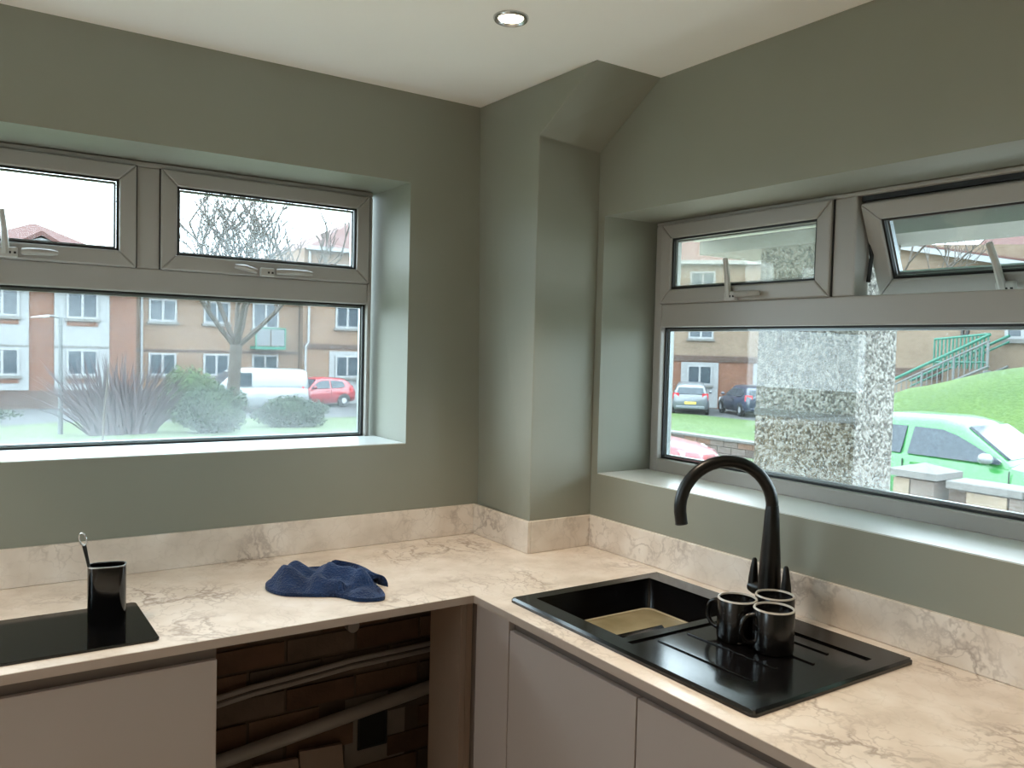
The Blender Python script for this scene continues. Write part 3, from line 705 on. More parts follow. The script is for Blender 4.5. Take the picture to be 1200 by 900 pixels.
# ================================================================ BUILDINGS
def bwin(P, parent, u, z0, w_, h, d=.0, cols=2, sill=True, fm='white_trim', gm='car_glass'):
    """window with frame, mullion and panes; P maps (u, d, z), d<0 towards the viewer"""
    fr = .09
    segs = ring(u-w_/2, u+w_/2, z0, z0+h, fr)
    if cols == 2: segs.append((u-.05, u+.05, z0+fr, z0+h-fr))
    wo = frame_boxes(P, segs, d-.05, d+.03).build('window', fm, parent, local=True)
    pw = [(u-w_/2+fr, u-.05), (u+.05, u+w_/2-fr)] if cols == 2 else [(u-w_/2+fr, u+w_/2-fr)]
    for a, c in pw: frame_boxes(P, [(a, c, z0+fr, z0+h-fr)], d-.02, d-.01).build('pane', gm, wo, local=True)
    if sill: frame_boxes(P, [(u-w_/2-.08, u+w_/2+.08, z0-.12, z0-.01)], d-.1, d+.0).build('sill', 'concrete_cap', wo, local=True)
    return wo
LP = lambda u, d, z_: Vector((u, d, z_))   # local frame: u along the facade, d into the building
def roof(parent, u0, u1, d0, d1, ze, zr, ov=.3, ol=0, orr=0):
    m = (d0+d1)/2
    vs = [(u0-ol, d0-ov, ze), (u1+orr, d0-ov, ze), (u1+orr, d1+ov, ze), (u0-ol, d1+ov, ze), (u0-ol, m, zr), (u1+orr, m, zr)]
    return MB().add(vs, [(0, 1, 5, 4), (2, 3, 4, 5), (0, 4, 3), (1, 2, 5), (0, 3, 2, 1)]).build('roof', 'roof_tile', parent, local=True)
def place(name, loc, rz, label, cat='building', group=None):
    return thing(name, loc, label, cat, group, rz=rz)
ZG = -1.55
# --- block with white panels (opposite the hob window, nearest the lamp post)
A = place('apartment_block', (0, 38, 0), 0, 'two storey block with white rendered panels between orange brick strips', group='brick flats across the car park')
frame_boxes(LP, [(-9, 5.0, ZG, 3.75)], 0, 7).build('wall', 'brick_orange', A, local=True)
frame_boxes(LP, [(-9, 5.0, ZG, -.75)], -.06, 0).build('plinth', 'brick_band', A, local=True)
for u0, u1 in ((-1.9, .82), (1.76, 3.9), (-5.4, -2.85), (-8.6, -6.3)):
    pn = frame_boxes(LP, [(u0, u1, -.72, 3.7)], -.08, 0).build('render_panel', 'white_render', A, local=True)
    frame_boxes(LP, [(u0, u1, 1.12, 1.2)], -.11, -.08).build('joint', 'concrete_cap', pn, local=True)
for u in (-.15, 2.83, -4.1, -7.4):
    for z_ in (2.38, -.1): bwin(LP, A, u, z_, 1.24, 1.15, -.1)
    for z_ in (2.05, -.42): frame_boxes(LP, [(u-.6, u+.6, z_, z_+.2)], -.11, -.08).build('brick_sill_band', 'brick_orange', A, local=True)
roof(A, -9, 5.0, 0, 7, 3.75, 5.0)
frame_boxes(LP, [(-9, 5.0, 3.62, 3.78)], -.38, -.28).build('gutter', 'white_trim', A, local=True)
# --- plain buff block with balconies
B_ = place('apartment_block', (0, 38.5, 0), 0, 'two storey buff brick block with white windows and a green balcony', group='brick flats across the car park')
frame_boxes(LP, [(5.02, 12.7, ZG, 3.75)], 0, 6.5).build('wall', 'brick_buff', B_, local=True)
for u in (6.22, 8.65):
    for z_ in (2.4, -.1): bwin(LP, B_, u, z_, 1.22, 1.05, -.02)
for u in (11.0,):
    for z_ in (2.25, -.3): bwin(LP, B_, u, z_, 1.3, 1.25, -.02, fm='white_trim')
bl = frame_boxes(LP, [(10.25, 11.75, 1.22, 1.36)], -.9, 0).build('balcony', 'rail_green', B_, local=True)
frame_boxes(LP, [(10.25, 11.75, 2.22, 2.28), (10.25, 10.31, 1.36, 2.22), (11.69, 11.75, 1.36, 2.22)], -.9, -.84).build('rail', 'rail_green', bl, local=True)
frame_boxes(LP, [(10.32, 10.97, 1.40, 2.2), (11.03, 11.68, 1.40, 2.2)], -.88, -.86).build('balcony_panel', 'blind', bl, local=True)
frame_boxes(LP, [(11.7, 11.75, 1.36, 2.22)], -.84, -.02).build('balcony_side', 'rail_green', bl, local=True)
roof(B_, 5.02, 12.7, 0, 6.5, 3.75, 5.05)
frame_boxes(LP, [(5.02, 12.7, 3.62, 3.78)], -.38, -.28).build('gutter', 'white_trim', B_, local=True)
tube([(5.3, -.1, 3.65), (5.3, -.1, ZG)], .06, 8).build('downpipe', 'white_trim', B_, local=True)
frame_boxes(LP, [(5.02, 12.7, 1.0, 1.12)], -.02, 0).build('string_course', 'brick_band', B_, local=True)
# --- right-hand block, taller
C_ = place('apartment_block', (0, 38, 0), 0, 'taller buff brick block with a white downpipe and dark brick band', group='brick flats across the car park')
frame_boxes(LP, [(12.75, 25.5, ZG, 6.35)], 0, 8).build('wall', 'brick_buff', C_, local=True)
frame_boxes(LP, [(12.75, 25.5, 1.30, 1.55)], -.05, 0).build('string_course', 'brick_band', C_, local=True)
for u in (15.1, 18.5, 22.0):
    for z_ in (2.4, -.15): bwin(LP, C_, u, z_, 1.3, 1.12, -.08 if z_ < 1 else -.02)
    frame_boxes(LP, [(u-.95, u+.95, -1.5, 1.2)], -.04, 0).build('render_panel', 'white_render', C_, local=True)
    bwin(LP, C_, u, 4.6, 1.3, 1.05, -.02)
tube([(13.0, -.12, 6.2), (13.0, -.12, 1.6), (12.85, -.14, 1.4), (12.85, -.14, ZG)], .06, 8).build('downpipe', 'white_trim', C_, local=True)
MB().add([(12.75, -.4, 6.35), (25.6, -.4, 6.35), (25.6, 8.4, 6.35), (12.75, 8.4, 6.35), (17.6, 4, 8.9), (25.6, 4, 8.9)], [(0, 1, 5, 4), (1, 2, 5), (2, 3, 4, 5), (3, 0, 4), (0, 3, 2, 1)]).build('roof', 'roof_tile', C_, local=True)
frame_boxes(LP, [(12.75, 25.6, 6.25, 6.45)], -.4, -.28).build('gutter', 'white_trim', C_, local=True)
# --- red roof with a white gable beyond
D_ = place('far_house', (3, 62, 0), 0, 'distant house with a red hipped roof and white gable')
frame_boxes(LP, [(-4.5, 4.4, ZG, 7.4)], 0, 8).build('wall', 'brick_orange', D_, local=True)
MB().add([(-5, -.4, 7.35), (4.6, -.4, 7.35), (4.6, 8.4, 7.35), (-5, 8.4, 7.35), (-.3, 4, 9.6), (.1, 4, 9.6)], [(0, 1, 5, 4), (1, 2, 5), (2, 3, 4, 5), (3, 0, 4), (0, 3, 2, 1)]).build('roof', 'roof_tile', D_, local=True)
MB().prism([(-1.6, 7.3), (1.6, 7.3), (.9, 7.9), (0, 8.15), (-.9, 7.9)], -.9, .3, 'y').build('white_gable', 'white_render', D_, local=True)
MB().prism([(-2.1, 7.35), (0, 8.6), (2.1, 7.35), (1.7, 7.35), (0, 8.3), (-1.7, 7.35)], -1.1, 1.5, 'y').build('gable_roof', 'roof_tile', D_, local=True)
# --- three storey flats seen through the sink window
ang = -PI/4
Fb = place('apartment_block', (29.7, 29.7, 0), ang, 'three storey orange and buff brick flats with white panels beyond the parked cars')
frame_boxes(LP, [(-6, 10, -1.5, 1.15)], 0, 8).build('wall', 'brick_orange', Fb, local=True)
frame_boxes(LP, [(-6, 10, 1.45, 6.35)], 0, 8).build('upper_wall', 'brick_cream', Fb, local=True)
frame_boxes(LP, [(-6, 10, 1.15, 1.45)], -.08, 8).build('string_course', 'brick_band', Fb, local=True)
for u in (1.85, 5.55, -1.85, 9.0):
    frame_boxes(LP, [(u-.97, u+.97, -1.3, 1.1)], -.05, 0).build('render_panel', 'white_render', Fb, local=True)
    for z_ in (-.1, 2.35, 4.85): bwin(LP, Fb, u, z_, 1.3, 1.05, -.08 if z_ < 1 else -.02)
roof(Fb, -6, 10, 0, 8, 6.35, 8.3)
frame_boxes(LP, [(-6.3, 10.3, 6.25, 6.45)], -.4, -.28).build('gutter', 'white_trim', Fb, local=True)
# --- cream building above the bank, facing the sink window (local u along -y)
G = place('apartment_block', (24, 0, 0), -PI/2, 'cream brick building above the grassy bank behind the green stair railings')
frame_boxes(LP, [(-13.9, -2, -.6, 4.3)], 0, 7).build('wall', 'brick_cream', G, local=True)
MB().prism([(-13.9, 4.3), (-2, 4.3), (-13.9, 5.35)], 0, 7, 'y').build('gable', 'brick_cream', G, local=True)
MB().prism([(-14.0, 5.32), (-14.0, 5.50), (-9.0, 4.38), (-9.0, 4.20)], -.35, -.2, 'y').build('bargeboard', 'white_trim', G, local=True)
MB().prism([(-14.0, 5.5), (-14.0, 5.56), (-8.6, 4.36), (-8.6, 4.30)], -.35, 7.3, 'y').build('roof', 'roof_tile', G, local=True)
frame_boxes(LP, [(-13.9, -13.2, -.6, 4.6)], -.05, 0).build('white_strip', 'white_render', G, local=True)
frame_boxes(LP, [(-13.2, -11.6, .9, 1.25)], -.05, 0).build('string_course', 'brick_band', G, local=True)
bwin(LP, G, -9.25, 2.2, 1.0, 1.0, -.02); bwin(LP, G, -7.0, 2.2, 1.0, 1.0, -.02); bwin(LP, G, -12.2, 3.3, .9, .9, -.02)
# house letter on the wall
def letter_D(b, u, z_, s, d0, d1):
    st = .24*s
    pts_o = [(u, z_), (u+.35*s, z_)]+[(u+.35*s+.4*s*math.sin(a), z_+.5*s-.5*s*math.cos(a)) for a in [PI*i/12 for i in range(1, 12)]]+[(u+.35*s, z_+s), (u, z_+s)]
    pts_i = [(u+st, z_+st*.8), (u+.35*s, z_+st*.8)]+[(u+.35*s+(.4*s-st)*math.sin(a), z_+.5*s-(.5*s-st*.8)*math.cos(a)) for a in [PI*i/12 for i in range(1, 12)]]+[(u+.35*s, z_+s-st*.8), (u+st, z_+s-st*.8)]
    n = len(pts_o)
    vs = [(p[0], d0, p[1]) for p in pts_o]+[(p[0], d0, p[1]) for p in pts_i]+[(p[0], d1, p[1]) for p in pts_o]+[(p[0], d1, p[1]) for p in pts_i]
    fs = []
    for j in range(n):
        k = (j+1) % n; fs += [(j, k, n+k, n+j), (2*n+j, 3*n+j, 3*n+k, 2*n+k), (j, 2*n+j, 2*n+k, k), (n+j, n+k, 3*n+k, 3*n+j)]
    b.add(vs, fs)
b = MB(); letter_D(b, -11.04, 2.285, .31, -.06, 0); b.build('letter', 'black_trim', G, local=True)
# second eave further right
Hs = place('far_house', (33, 0, 0), -PI/2, 'distant house with a dark pink roof and white eaves above the bank')
frame_boxes(LP, [(-15.5, -2, -.5, 5.6)], 0, 6).build('wall', 'brick_cream', Hs, local=True)
roof(Hs, -15.5, -2, 0, 6, 5.7, 8.2); frame_boxes(LP, [(-15.9, -1.7, 5.55, 5.8)], -.45, -.3).build('gutter', 'white_trim', Hs, local=True)

# ================================================================ STAIR RAILINGS, BOLLARD
# steps climb along -y in front of the cream building at x 22.6
zg = lambda y: hb_(22.6, y)
def s0(y): return .763+(12.38-y)*.492     # rail height along the flight
rl = thing('stair_railing', (22.6, 11.0, -.35), 'turquoise green railing with pale balusters climbing beside the steps', 'railing')
ys = [13.3-3.1*i/2 for i in range(3)]
for dx in (0, 1.1):
    tube([(22.6+dx, 12.45, s0(12.45)+.12), (22.6+dx, 9.5, s0(9.5)+.12)], .045, 8).build('handrail', 'rail_green', rl)
    tube([(22.6+dx, 12.45, s0(12.45)-.06), (22.6+dx, 9.5, s0(9.5)-.06)], .03, 8).build('mid_rail', 'rail_grey' if dx == 0 else 'rail_green', rl)
    tube([(22.6+dx, 12.45, s0(12.45)-.72), (22.6+dx, 9.5, s0(9.5)-.78)], .035, 8).build('bottom_rail', 'rail_grey', rl)
for i in range(19):
    y = 12.4-2.85*i/18
    tube([(22.6, y, s0(y)-.72), (22.6, y, s0(y)-.03)], .018 if i % 6 else .04, 6).build('baluster', 'rail_grey', rl)
gb = thing('balcony_fence', (22.9, 10.6, 1.3), 'bright turquoise vertical-bar fence panel on the landing above the steps', 'fence')
tube([(23.0, 11.32, 2.16), (23.0, 9.75, 2.32)], .04, 6).build('top_rail', 'rail_green', gb); tube([(23.0, 11.32, 1.47), (23.0, 9.75, 1.5)], .04, 6).build('bottom_rail', 'rail_green', gb)
for i in range(15):
    y = 11.32-1.57*i/14; tube([(23.0, y, 1.3), (23.0, y, 2.16+.14*i/14)], .03, 6).build('bar', 'rail_green', gb)
st_ = thing('outdoor_steps', (23.1, 11.0, -.36), 'grey concrete steps between the green railings', 'steps')
for i in range(9):
    y1 = 12.45-i*.33; box(22.68, 23.62, y1-.33, y1, -.36, s0(y1)-.80).build('step', 'concrete_cap', st_)
tag(tube([(21, 8.75, hb_(21, 8.75)-.05), (21, 8.75, hb_(21, 8.75)+.55), (21, 8.75, hb_(21, 8.75)+.68)], [.11, .11, .10], 10).build('bollard', 'steel_post', smooth=40), 'grey bollard standing on top of the grassy bank', 'bollard')

# ================================================================ PORCH: PEBBLEDASH PIER, BEAM, GREEN SOFFIT
pp_ = thing('porch_pier', (1.65, -.01, -.42), 'square pebbledash pier holding up the porch outside the sink window', 'pier')
px0, px1, py0, py1 = 1.5, 1.79, -.275, .256
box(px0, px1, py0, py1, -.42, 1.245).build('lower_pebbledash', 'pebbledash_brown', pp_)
box(px0-.004, px1+.0, py0, py1+.004, 1.245, 1.28).build('reflection_strip', 'concrete_cap', pp_)  # pale strip and grey-over-brown split imitate a reflection in the window glass
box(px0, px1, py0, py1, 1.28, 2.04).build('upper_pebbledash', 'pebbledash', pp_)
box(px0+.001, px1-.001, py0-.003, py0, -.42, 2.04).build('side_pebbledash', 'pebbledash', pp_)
po = thing('porch_canopy', (.9, -.9, 2.04), 'porch canopy with green boarded soffit and cream edge beam', 'canopy')
box(1.46, 1.86, -3.3, .62, 2.04, 2.26).build('edge_beam', 'fascia', po)
for i in range(11):
    x = .34+i*.1; box(x, x+.074, -3.3, .62, 2.115, 2.13).build('soffit_board', 'soffit_green', po, bevel=.003, seg=1)
for i in range(11):
    x = .34+i*.1+.075; box(x, x+.024, -3.3, .62, 2.104, 2.1145).build('highlight_strip', 'soffit_highlight', po)  # raised white strips imitate gloss highlights along the boards
box(.32, 1.46, -3.3, .62, 2.132, 2.26).build('deck', 'fascia', po)
p2 = thing('porch_pier', (1.65, -3.15, -.42), 'square pebbledash pier at the far end of the porch', 'pier')
box(px0, px1, -3.3, -3.0, -.42, 2.04).build('pebbledash', 'pebbledash', p2)

# ================================================================ GARDEN WALL (stone blocks, caps)
gw = thing('garden_wall', (5.1, -.8, -.42), 'low buff stone garden wall with a capped pier beside the path', 'wall')
rr = random.Random(5); blk = {}
def block(x0, x1, y0, y1, z0, z1, parent, mats=STN):
    key = (round(x1-x0, 2), round(y1-y0, 2), round(z1-z0, 2))
    if key not in blk:
        o = box(-(x1-x0)/2, (x1-x0)/2, -(y1-y0)/2, (y1-y0)/2, 0, z1-z0).build('tmp', mats[0]); blk[key] = o.data; bpy.data.objects.remove(o)
    o = bpy.data.objects.new('stone', blk[key]); COL.objects.link(o); o.parent = parent
    o.location = Vector(((x0+x1)/2+rr.uniform(-.008, .008), (y0+y1)/2, z0))-OFF[parent.name]
    o.material_slots[0].link = 'OBJECT'; o.material_slots[0].material = rr.choice(mats)
box(5.05, 5.21, -4.5, 1.18, -.42, .485).build('core', 'mortar', gw)
for r in range(6):
    y = 1.17-(.16 if r % 2 else 0); z0 = -.42+r*.152
    while y > -2.6:
        wdt = (.22, .32, .42)[rr.randrange(3)]; block(5.0, 5.25, y-wdt+.014, y, z0, z0+.14, gw); y -= wdt
y = 1.17
while y > -2.8: box(4.97, 5.28, y-.59, y, .49, .555).build('coping', 'concrete_cap', gw, bevel=.008, seg=1); y -= .6
box(4.96, 5.24, 1.26, 1.58, -.42, .54).build('pier_core', 'mortar', gw)
for r in range(6):
    z0 = -.42+r*.16
    for k in range(2):
        sp_ = .24 if (r+k) % 2 else .18
        y0 = 1.245 if k == 0 else 1.245+(.20 if r % 2 else .14)+.012
        y1 = y0+(.20 if (r % 2) == (k == 0) else .14)
        block(4.93, 5.27, y0, min(y1, 1.60), z0, z0+.147, gw)
MB().add([(4.89, 1.205, .545), (5.31, 1.205, .545), (5.31, 1.64, .545), (4.89, 1.64, .545), (4.89, 1.205, .60), (5.31, 1.205, .60), (5.31, 1.64, .60), (4.89, 1.64, .60), (5.1, 1.42, .66)],
         [(0, 3, 2, 1), (0, 1, 5, 4), (1, 2, 6, 5), (2, 3, 7, 6), (3, 0, 4, 7), (4, 5, 8), (5, 6, 8), (6, 7, 8), (7, 4, 8)]).build('pier_cap', 'concrete_cap', gw)
rw2 = thing('retaining_wall', (14, 12, -1.2), 'long low brown stone wall below the bright green verge', 'wall')
box(13.95, 14.15, 8.5, 17, -1.25, -.58).build('core', 'mortar', rw2)
for r in range(4):
    y = 16-(.2 if r % 2 else 0); z0 = -1.2+r*.16
    while y > 9.0: block(13.88, 14.05, y-.44+.015, y, z0, z0+.148, rw2, BR[2:]+STN[3:]); y -= .44
box(13.85, 14.2, 8.5, 17, -.575, -.52).build('coping', 'concrete_cap', rw2)

# ================================================================ CARS
def car(name, label, loc, rz, paint, L=4.0, W=1.72, H=1.46, van=False, cat='car', cut=None):
    """local frame: x forward, y left, ground z 0"""
    c = thing(name, loc, label, cat, 'parked cars' if not van else None, rz=rz)
    h2 = L/2; w2_ = W/2; zb_ = .93 if not van else 1.12
    if van:
        st = [(-h2, .42, 1.02, .93), (-h2+.06, .30, 1.1, .98), (-h2+1.0, .24, 1.12, 1), (.3, .24, 1.12, 1), (h2-1.35, .24, 1.12, 1), (h2-.75, .24, 1.02, .99), (h2-.18, .26, .86, .95), (h2, .38, .66, .86)]
        cab = [(-h2+.03, 1.0, 1.02), (-h2+.10, H-.12, .93), (-h2+.25, H-.03, .90), (0, H, .90), (h2-1.95, H-.02, .88), (h2-1.65, H-.12, .87), (h2-.85, 1.06, .92)]
    else:
        st = [(-h2, .40, .80, .84), (-h2+.07, .28, .93, .92), (-h2+.5, .22, .97, .985), (-.4, .20, .95, 1), (.5, .20, .92, 1), (h2-1.15, .22, .90, .985), (h2-.5, .22, .80, .95), (h2-.12, .26, .68, .88), (h2, .36, .56, .78)]
        cab = [(-h2+.10, .92, .86), (-h2+.32, H-.20, .76), (-h2+.60, H-.06, .74), (-h2+1.25, H, .73), (-.05, H, .73), (.22, H-.06, .73), (h2-1.12, .90, .84)]
    rings = []
    for x, zl, zt, f in st:
        yy = w2_*f
        half = [(yy*.86, zl), (yy*.985, zl+.14), (yy, (zl+zt)/2), (yy*.97, zt-.10), (yy*.90, zt-.01), (yy*.5, zt+.025)]
        rings.append([(x, a, z_) for a, z_ in half]+[(x, -a, z_) for a, z_ in half[::-1]])
    body = MB().loft(rings).build('body', paint, c, smooth=50, local=True)
    # cabin: lofted from belt to roof along the length
    base = []; 
    rg = []
    for x, zt, f in cab:
        # belt width at x
        yb_ = w2_*.93
        zt2 = max(zt, zb_-.02)
        rg.append([(x, yb_*(.98), zb_-.06), (x, w2_*(f*.5+.46) if zt2 < zb_+.05 else w2_*f+.02, max(zb_-.05, zt2-.10)), (x, w2_*f-.06, zt2-.015), (x, w2_*f*.5, zt2+.012), (x, -w2_*f*.5, zt2+.012), (x, -(w2_*f-.06), zt2-.015), (x, -(w2_*(f*.5+.46) if zt2 < zb_+.05 else w2_*f+.02), max(zb_-.05, zt2-.10)), (x, -yb_*(.98), zb_-.06)])
    cb = MB().loft(rg).build('cabin', paint, c, smooth=60, local=True)
    # side glass, slightly proud and leaning with the cabin
    def sg(poly, s):
        vs = []
        for x, z_ in poly:
            t = (z_-zb_)/(H-.10-zb_); yo = w2_*.93+(w2_*(.73 if not van else .90)+.02-w2_*.93)*t
            vs.append((x, s*(yo+.012), z_))
        n = len(vs); vs += [(x, y-s*.03, z_) for x, y, z_ in vs]
        return MB().add(vs, [tuple(range(n)), tuple(range(2*n-1, n-1, -1))]+[(j, (j+1) % n, n+(j+1) % n, n+j) for j in range(n)])
    zr = H-.14
    for s in (1, -1):
        if van:
            sg([(h2-2.35, zb_+.04), (h2-2.35, zr-.05), (h2-1.85, zr-.05), (h2-1.70, zr-.16), (h2-1.25, zb_+.04)], s).build('side_window', 'car_glass', c, local=True)
        else:
            sg([(-.38, zb_+.0), (-.36, zr), (.02, zr-.01), (.22, zr-.07), (h2-1.20, zb_+.03), (h2-1.22, zb_-.01)], s).build('side_window', 'car_glass', c, local=True)
            sg([(-h2+.62, zb_+.08), (-h2+.72, zr-.05), (-h2+1.2, zr), (-.46, zr), (-.48, zb_+.0), (-h2+.9, zb_+.02)], s).build('side_window', 'car_glass', c, local=True)
    # screens
    def screen(i, j, inset, nm, off):
        (xa, za, fa), (xb, zbb, fb) = cab[i], cab[j]
        p = []
        for t, wf in ((.12, 1), (.9, 1)):
            x = xa+(xb-xa)*t; z_ = max(za+(zbb-za)*t, zb_); f = fa+(fb-fa)*t
            p.append((x+off, (w2_*f-inset), z_+.02)); p.append((x+off, -(w2_*f-inset), z_+.02))
        a, b_, c_, d = p[0], p[1], p[3], p[2]
        vs = [a, b_, c_, d]+[(q[0]-off*1.6, q[1], q[2]-.03) for q in (a, b_, c_, d)]
        MB().add(vs, [(0, 1, 2, 3), (7, 6, 5, 4), (0, 4, 5, 1), (1, 5, 6, 2), (2, 6, 7, 3), (3, 7, 4, 0)]).build(nm, 'car_glass', c, local=True)
    screen(len(cab)-1, len(cab)-2, .12, 'windscreen', .03)
    if not van: screen(0, 1, .10, 'rear_window', -.03)
    else: MB().hexa([(-h2-.0, -.6, 1.15), (-h2+.02, .6, 1.15), (-h2+.1, .6, 1.15), (-h2+.1, -.6, 1.15), (-h2+.06, -.6, H-.3), (-h2+.06, .6, H-.3), (-h2+.1, .6, H-.3), (-h2+.1, -.6, H-.3)]).build('rear_window', 'car_glass', c, local=True)
    # wheels
    wr = .31
    for x in (-h2+.72, h2-.80):
        for s in (1, -1):
            b = MB(); ar = []
            arch = [(x+(wr+.065)*math.cos(PI*i/12), wr-.02+(wr+.065)*math.sin(PI*i/12)) for i in range(13)]
            b.prism(arch, s*(w2_+.004), s*(w2_-.12), 'y').build('wheel_arch', 'black_trim', c, local=True)
            b = MB(); prof = [(wr-.10, .0), (wr-.01, .0), (wr, .03), (wr, .16), (wr-.10, .16)]
            ring_ = []
            def lat(prof, cx, cz, y0, sgn, n=22):
                vs = []; k = len(prof)
                for r, d in prof:
                    for j in range(n):
                        a = 2*PI*j/n; vs.append((cx+r*math.cos(a), y0+sgn*d, cz+r*math.sin(a)))
                fs = [(i*n+j, i*n+(j+1) % n, (i+1)*n+(j+1) % n, (i+1)*n+j) for i in range(k-1) for j in range(n)]
                return vs, fs+[tuple(range(n)), tuple((k-1)*n+j for j in range(n))]
            wv = MB().add(*lat(prof, x, wr, s*(w2_+.012), -s)).build('wheel', 'tyre', c, smooth=40, local=True)
            MB().add(*lat([(.02, -.008), (.07, -.008), (wr-.11, .006), (wr-.09, .004)], x, wr, s*(w2_+.012), -s)).build('hub_cap', 'alloy', wv, smooth=40, local=True)
    for s in (1, -1):
        mo = MB(); mx_ = h2-1.32 if not van else h2-1.45
        vs = [(mx_+.10*math.cos(a)*.9*math.cos(e_), s*(w2_+.10)+.09*math.sin(a)*math.cos(e_), zb_+.06+.075*math.sin(e_)) for e_ in [-PI/2+PI*k/6 for k in range(1, 6)] for a in [2*PI*j/12 for j in range(12)]]
        fs = [(i*12+j, i*12+(j+1) % 12, (i+1)*12+(j+1) % 12, (i+1)*12+j) for i in range(4) for j in range(12)]+[tuple(range(11, -1, -1)), tuple(range(48, 60))]
        mo.add(vs, fs).build('door_mirror', 'paint_white' if paint == 'paint_green' else paint, c, smooth=60, local=True)
        MB().hexa([(-.30, s*(w2_+.0), .80), (-.10, s*(w2_+.0), .80), (-.10, s*(w2_+.025), .80), (-.30, s*(w2_+.025), .80), (-.30, s*w2_, .83), (-.10, s*w2_, .83), (-.10, s*(w2_+.025), .83), (-.30, s*(w2_+.025), .83)]).build('door_handle', paint, c, local=True)
        # lamps
        MB().hexa([(-h2+.0, s*w2_*.62, .74), (-h2+.22, s*w2_*.96, .74), (-h2+.30, s*w2_*.93, .74), (-h2+.12, s*w2_*.6, .74), (-h2+.03, s*w2_*.64, 1.02 if not van else 1.15), (-h2+.24, s*w2_*.94, 1.02 if not van else 1.15), (-h2+.32, s*w2_*.90, 1.02 if not van else 1.15), (-h2+.14, s*w2_*.6, 1.02 if not van else 1.15)]).build('tail_light', 'tail_red', c, local=True)
        MB().hexa([(h2-.10, s*w2_*.50, .58), (h2-.32, s*w2_*.93, .60), (h2-.42, s*w2_*.88, .6), (h2-.25, s*w2_*.45, .58), (h2-.14, s*w2_*.50, .70), (h2-.40, s*w2_*.92, .76), (h2-.48, s*w2_*.86, .76), (h2-.28, s*w2_*.45, .70)]).build('headlight', 'head_lamp', c, local=True)
    box(-h2-.02, -h2+.1, -.26, .26, .52 if not van else .6, .63 if not van else .71).build('number_plate', 'plate_yellow', c, local=True)
    box(-h2-.03, -h2+.12, -w2_*.78, w2_*.78, .30, .44).build('rear_bumper', 'black_trim' if van else paint, c, local=True, bevel=.03)
    box(h2-.16, h2+.02, -w2_*.62, w2_*.62, .26, .44).build('front_bumper', 'black_trim', c, local=True, bevel=.03)
    if not van:
        for xx in (-.42, h2-1.08):
            for s in (1, -1): box(xx-.006, xx+.006, s*(w2_*.985), s*(w2_+.002), .30, .86).build('door_seam', 'black_trim', c, local=True)
    return c
car('van', 'white panel van parked in front of the buff brick flats', (9.0, 34.4, -1.52), PI, 'paint_white', 4.9, 1.9, 1.93, van=True, cat='van')
car('car', 'red hatchback parked beside the white van', (12.87, 36.5, -1.52), math.radians(190), 'paint_red', 3.7, 1.65, 1.44)
car('car', 'lime green hatchback parked behind the low garden wall', (9.9, 3.55, hroad(9.9, 3.5)-.0), -PI/2+math.radians(2), 'paint_green', 4.05, 1.74, 1.44)
car('car', 'silver hatchback seen from behind, parked before the white panelled flats', (28.2, 26.3, -1.34), math.radians(44), 'paint_silver', 3.9, 1.72, 1.5)
car('car', 'dark blue hatchback parked beside the silver car', (30.0, 24.3, -1.34), math.radians(62), 'paint_blue', 4.0, 1.74, 1.45)
car('car', 'bright red car parked below the brown stone wall', (9.78, 10.6, hroad(10, 10)+.04), math.radians(-62), 'paint_red', 3.9, 1.7, 1.40)

# ================================================================ PLANTS, LAMP POST
def bare_tree(name, label, base, trunk, height, spread, seed, levels=5, rad=.24, lean=0):
    r = random.Random(seed); t = thing(name, base, label, 'tree')
    B0 = Vector(base); tk = MB(); br_ = MB(); tw = MB()
    top = B0+Vector((lean, 0, trunk)); 
    tk.tube([B0+Vector((0, 0, -.1)), B0+Vector((lean*.3, 0, trunk*.4)), top], [rad*1.15, rad, rad*.95], 12)
    def grow(p, d, l, rr_, lev):
        n = 3; pts = [p]; q = p; dd_ = d.copy()
        for k in range(n):
            dd_ = (dd_+Vector((r.uniform(-.1, .1), r.uniform(-.1, .1), r.uniform(-.02, .10)))).normalized(); q = q+dd_*l/n; pts.append(q)
        (br_ if lev < 2 else tw).tube(pts, [rr_*(1-.14*k) for k in range(n+1)], 6 if lev < 2 else 3, cap=False)
        if lev >= levels: return
        kids = (4 if lev == 0 else 3) if lev < 3 else 3
        for k in range(kids):
            f = .45+.55*(k+1)/kids; o = pts[min(n, max(1, int(round(f*n))))]
            a = r.uniform(0, 2*PI); side = Vector((math.cos(a)*1.25, math.sin(a)*.7, r.uniform(-.05, .4))).normalized()
            nd = (dd_*.80+side*spread*r.uniform(.35, .8)+Vector((0, 0, .16))).normalized()
            grow(o, nd, l*r.uniform(.58, .80), rr_*.64, lev+1)
    n0 = 6
    for k in range(n0):
        a = 2*PI*k/n0+.4; grow(top-Vector((0, 0, .1)), Vector((math.cos(a)*(.45+.65*(k % 2)), math.sin(a)*.5, 1)).normalized(), height*.40*r.uniform(.85, 1.12), rad*.46, 0)
    tk.build('trunk', 'bark', t, smooth=50); br_.build('branches', 'bark', t, smooth=60); o = tw.build('twigs', 'twig', t); o['kind'] = 'stuff'
    return t
bare_tree('bare_tree', 'leafless spreading tree on the lawn in front of the white van', (5.9, 25.6, hl(5.9, 25.6)), 2.75, 6.2, 1.1, 4, 4, .21, .12)
bare_tree('bare_tree', 'leafless tree on the grassy bank above the stair railings', (18.5, 5.2, hb_(18.5, 5.2)), 1.6, 5.5, 1.1, 9, 4, .10)
bare_tree('bare_tree', 'slender leafless tree at the foot of the bank beside the porch pier', (15.4, 8.75, hb_(15.4, 8.75)), 1.5, 5.2, 1.2, 21, 4, .08)
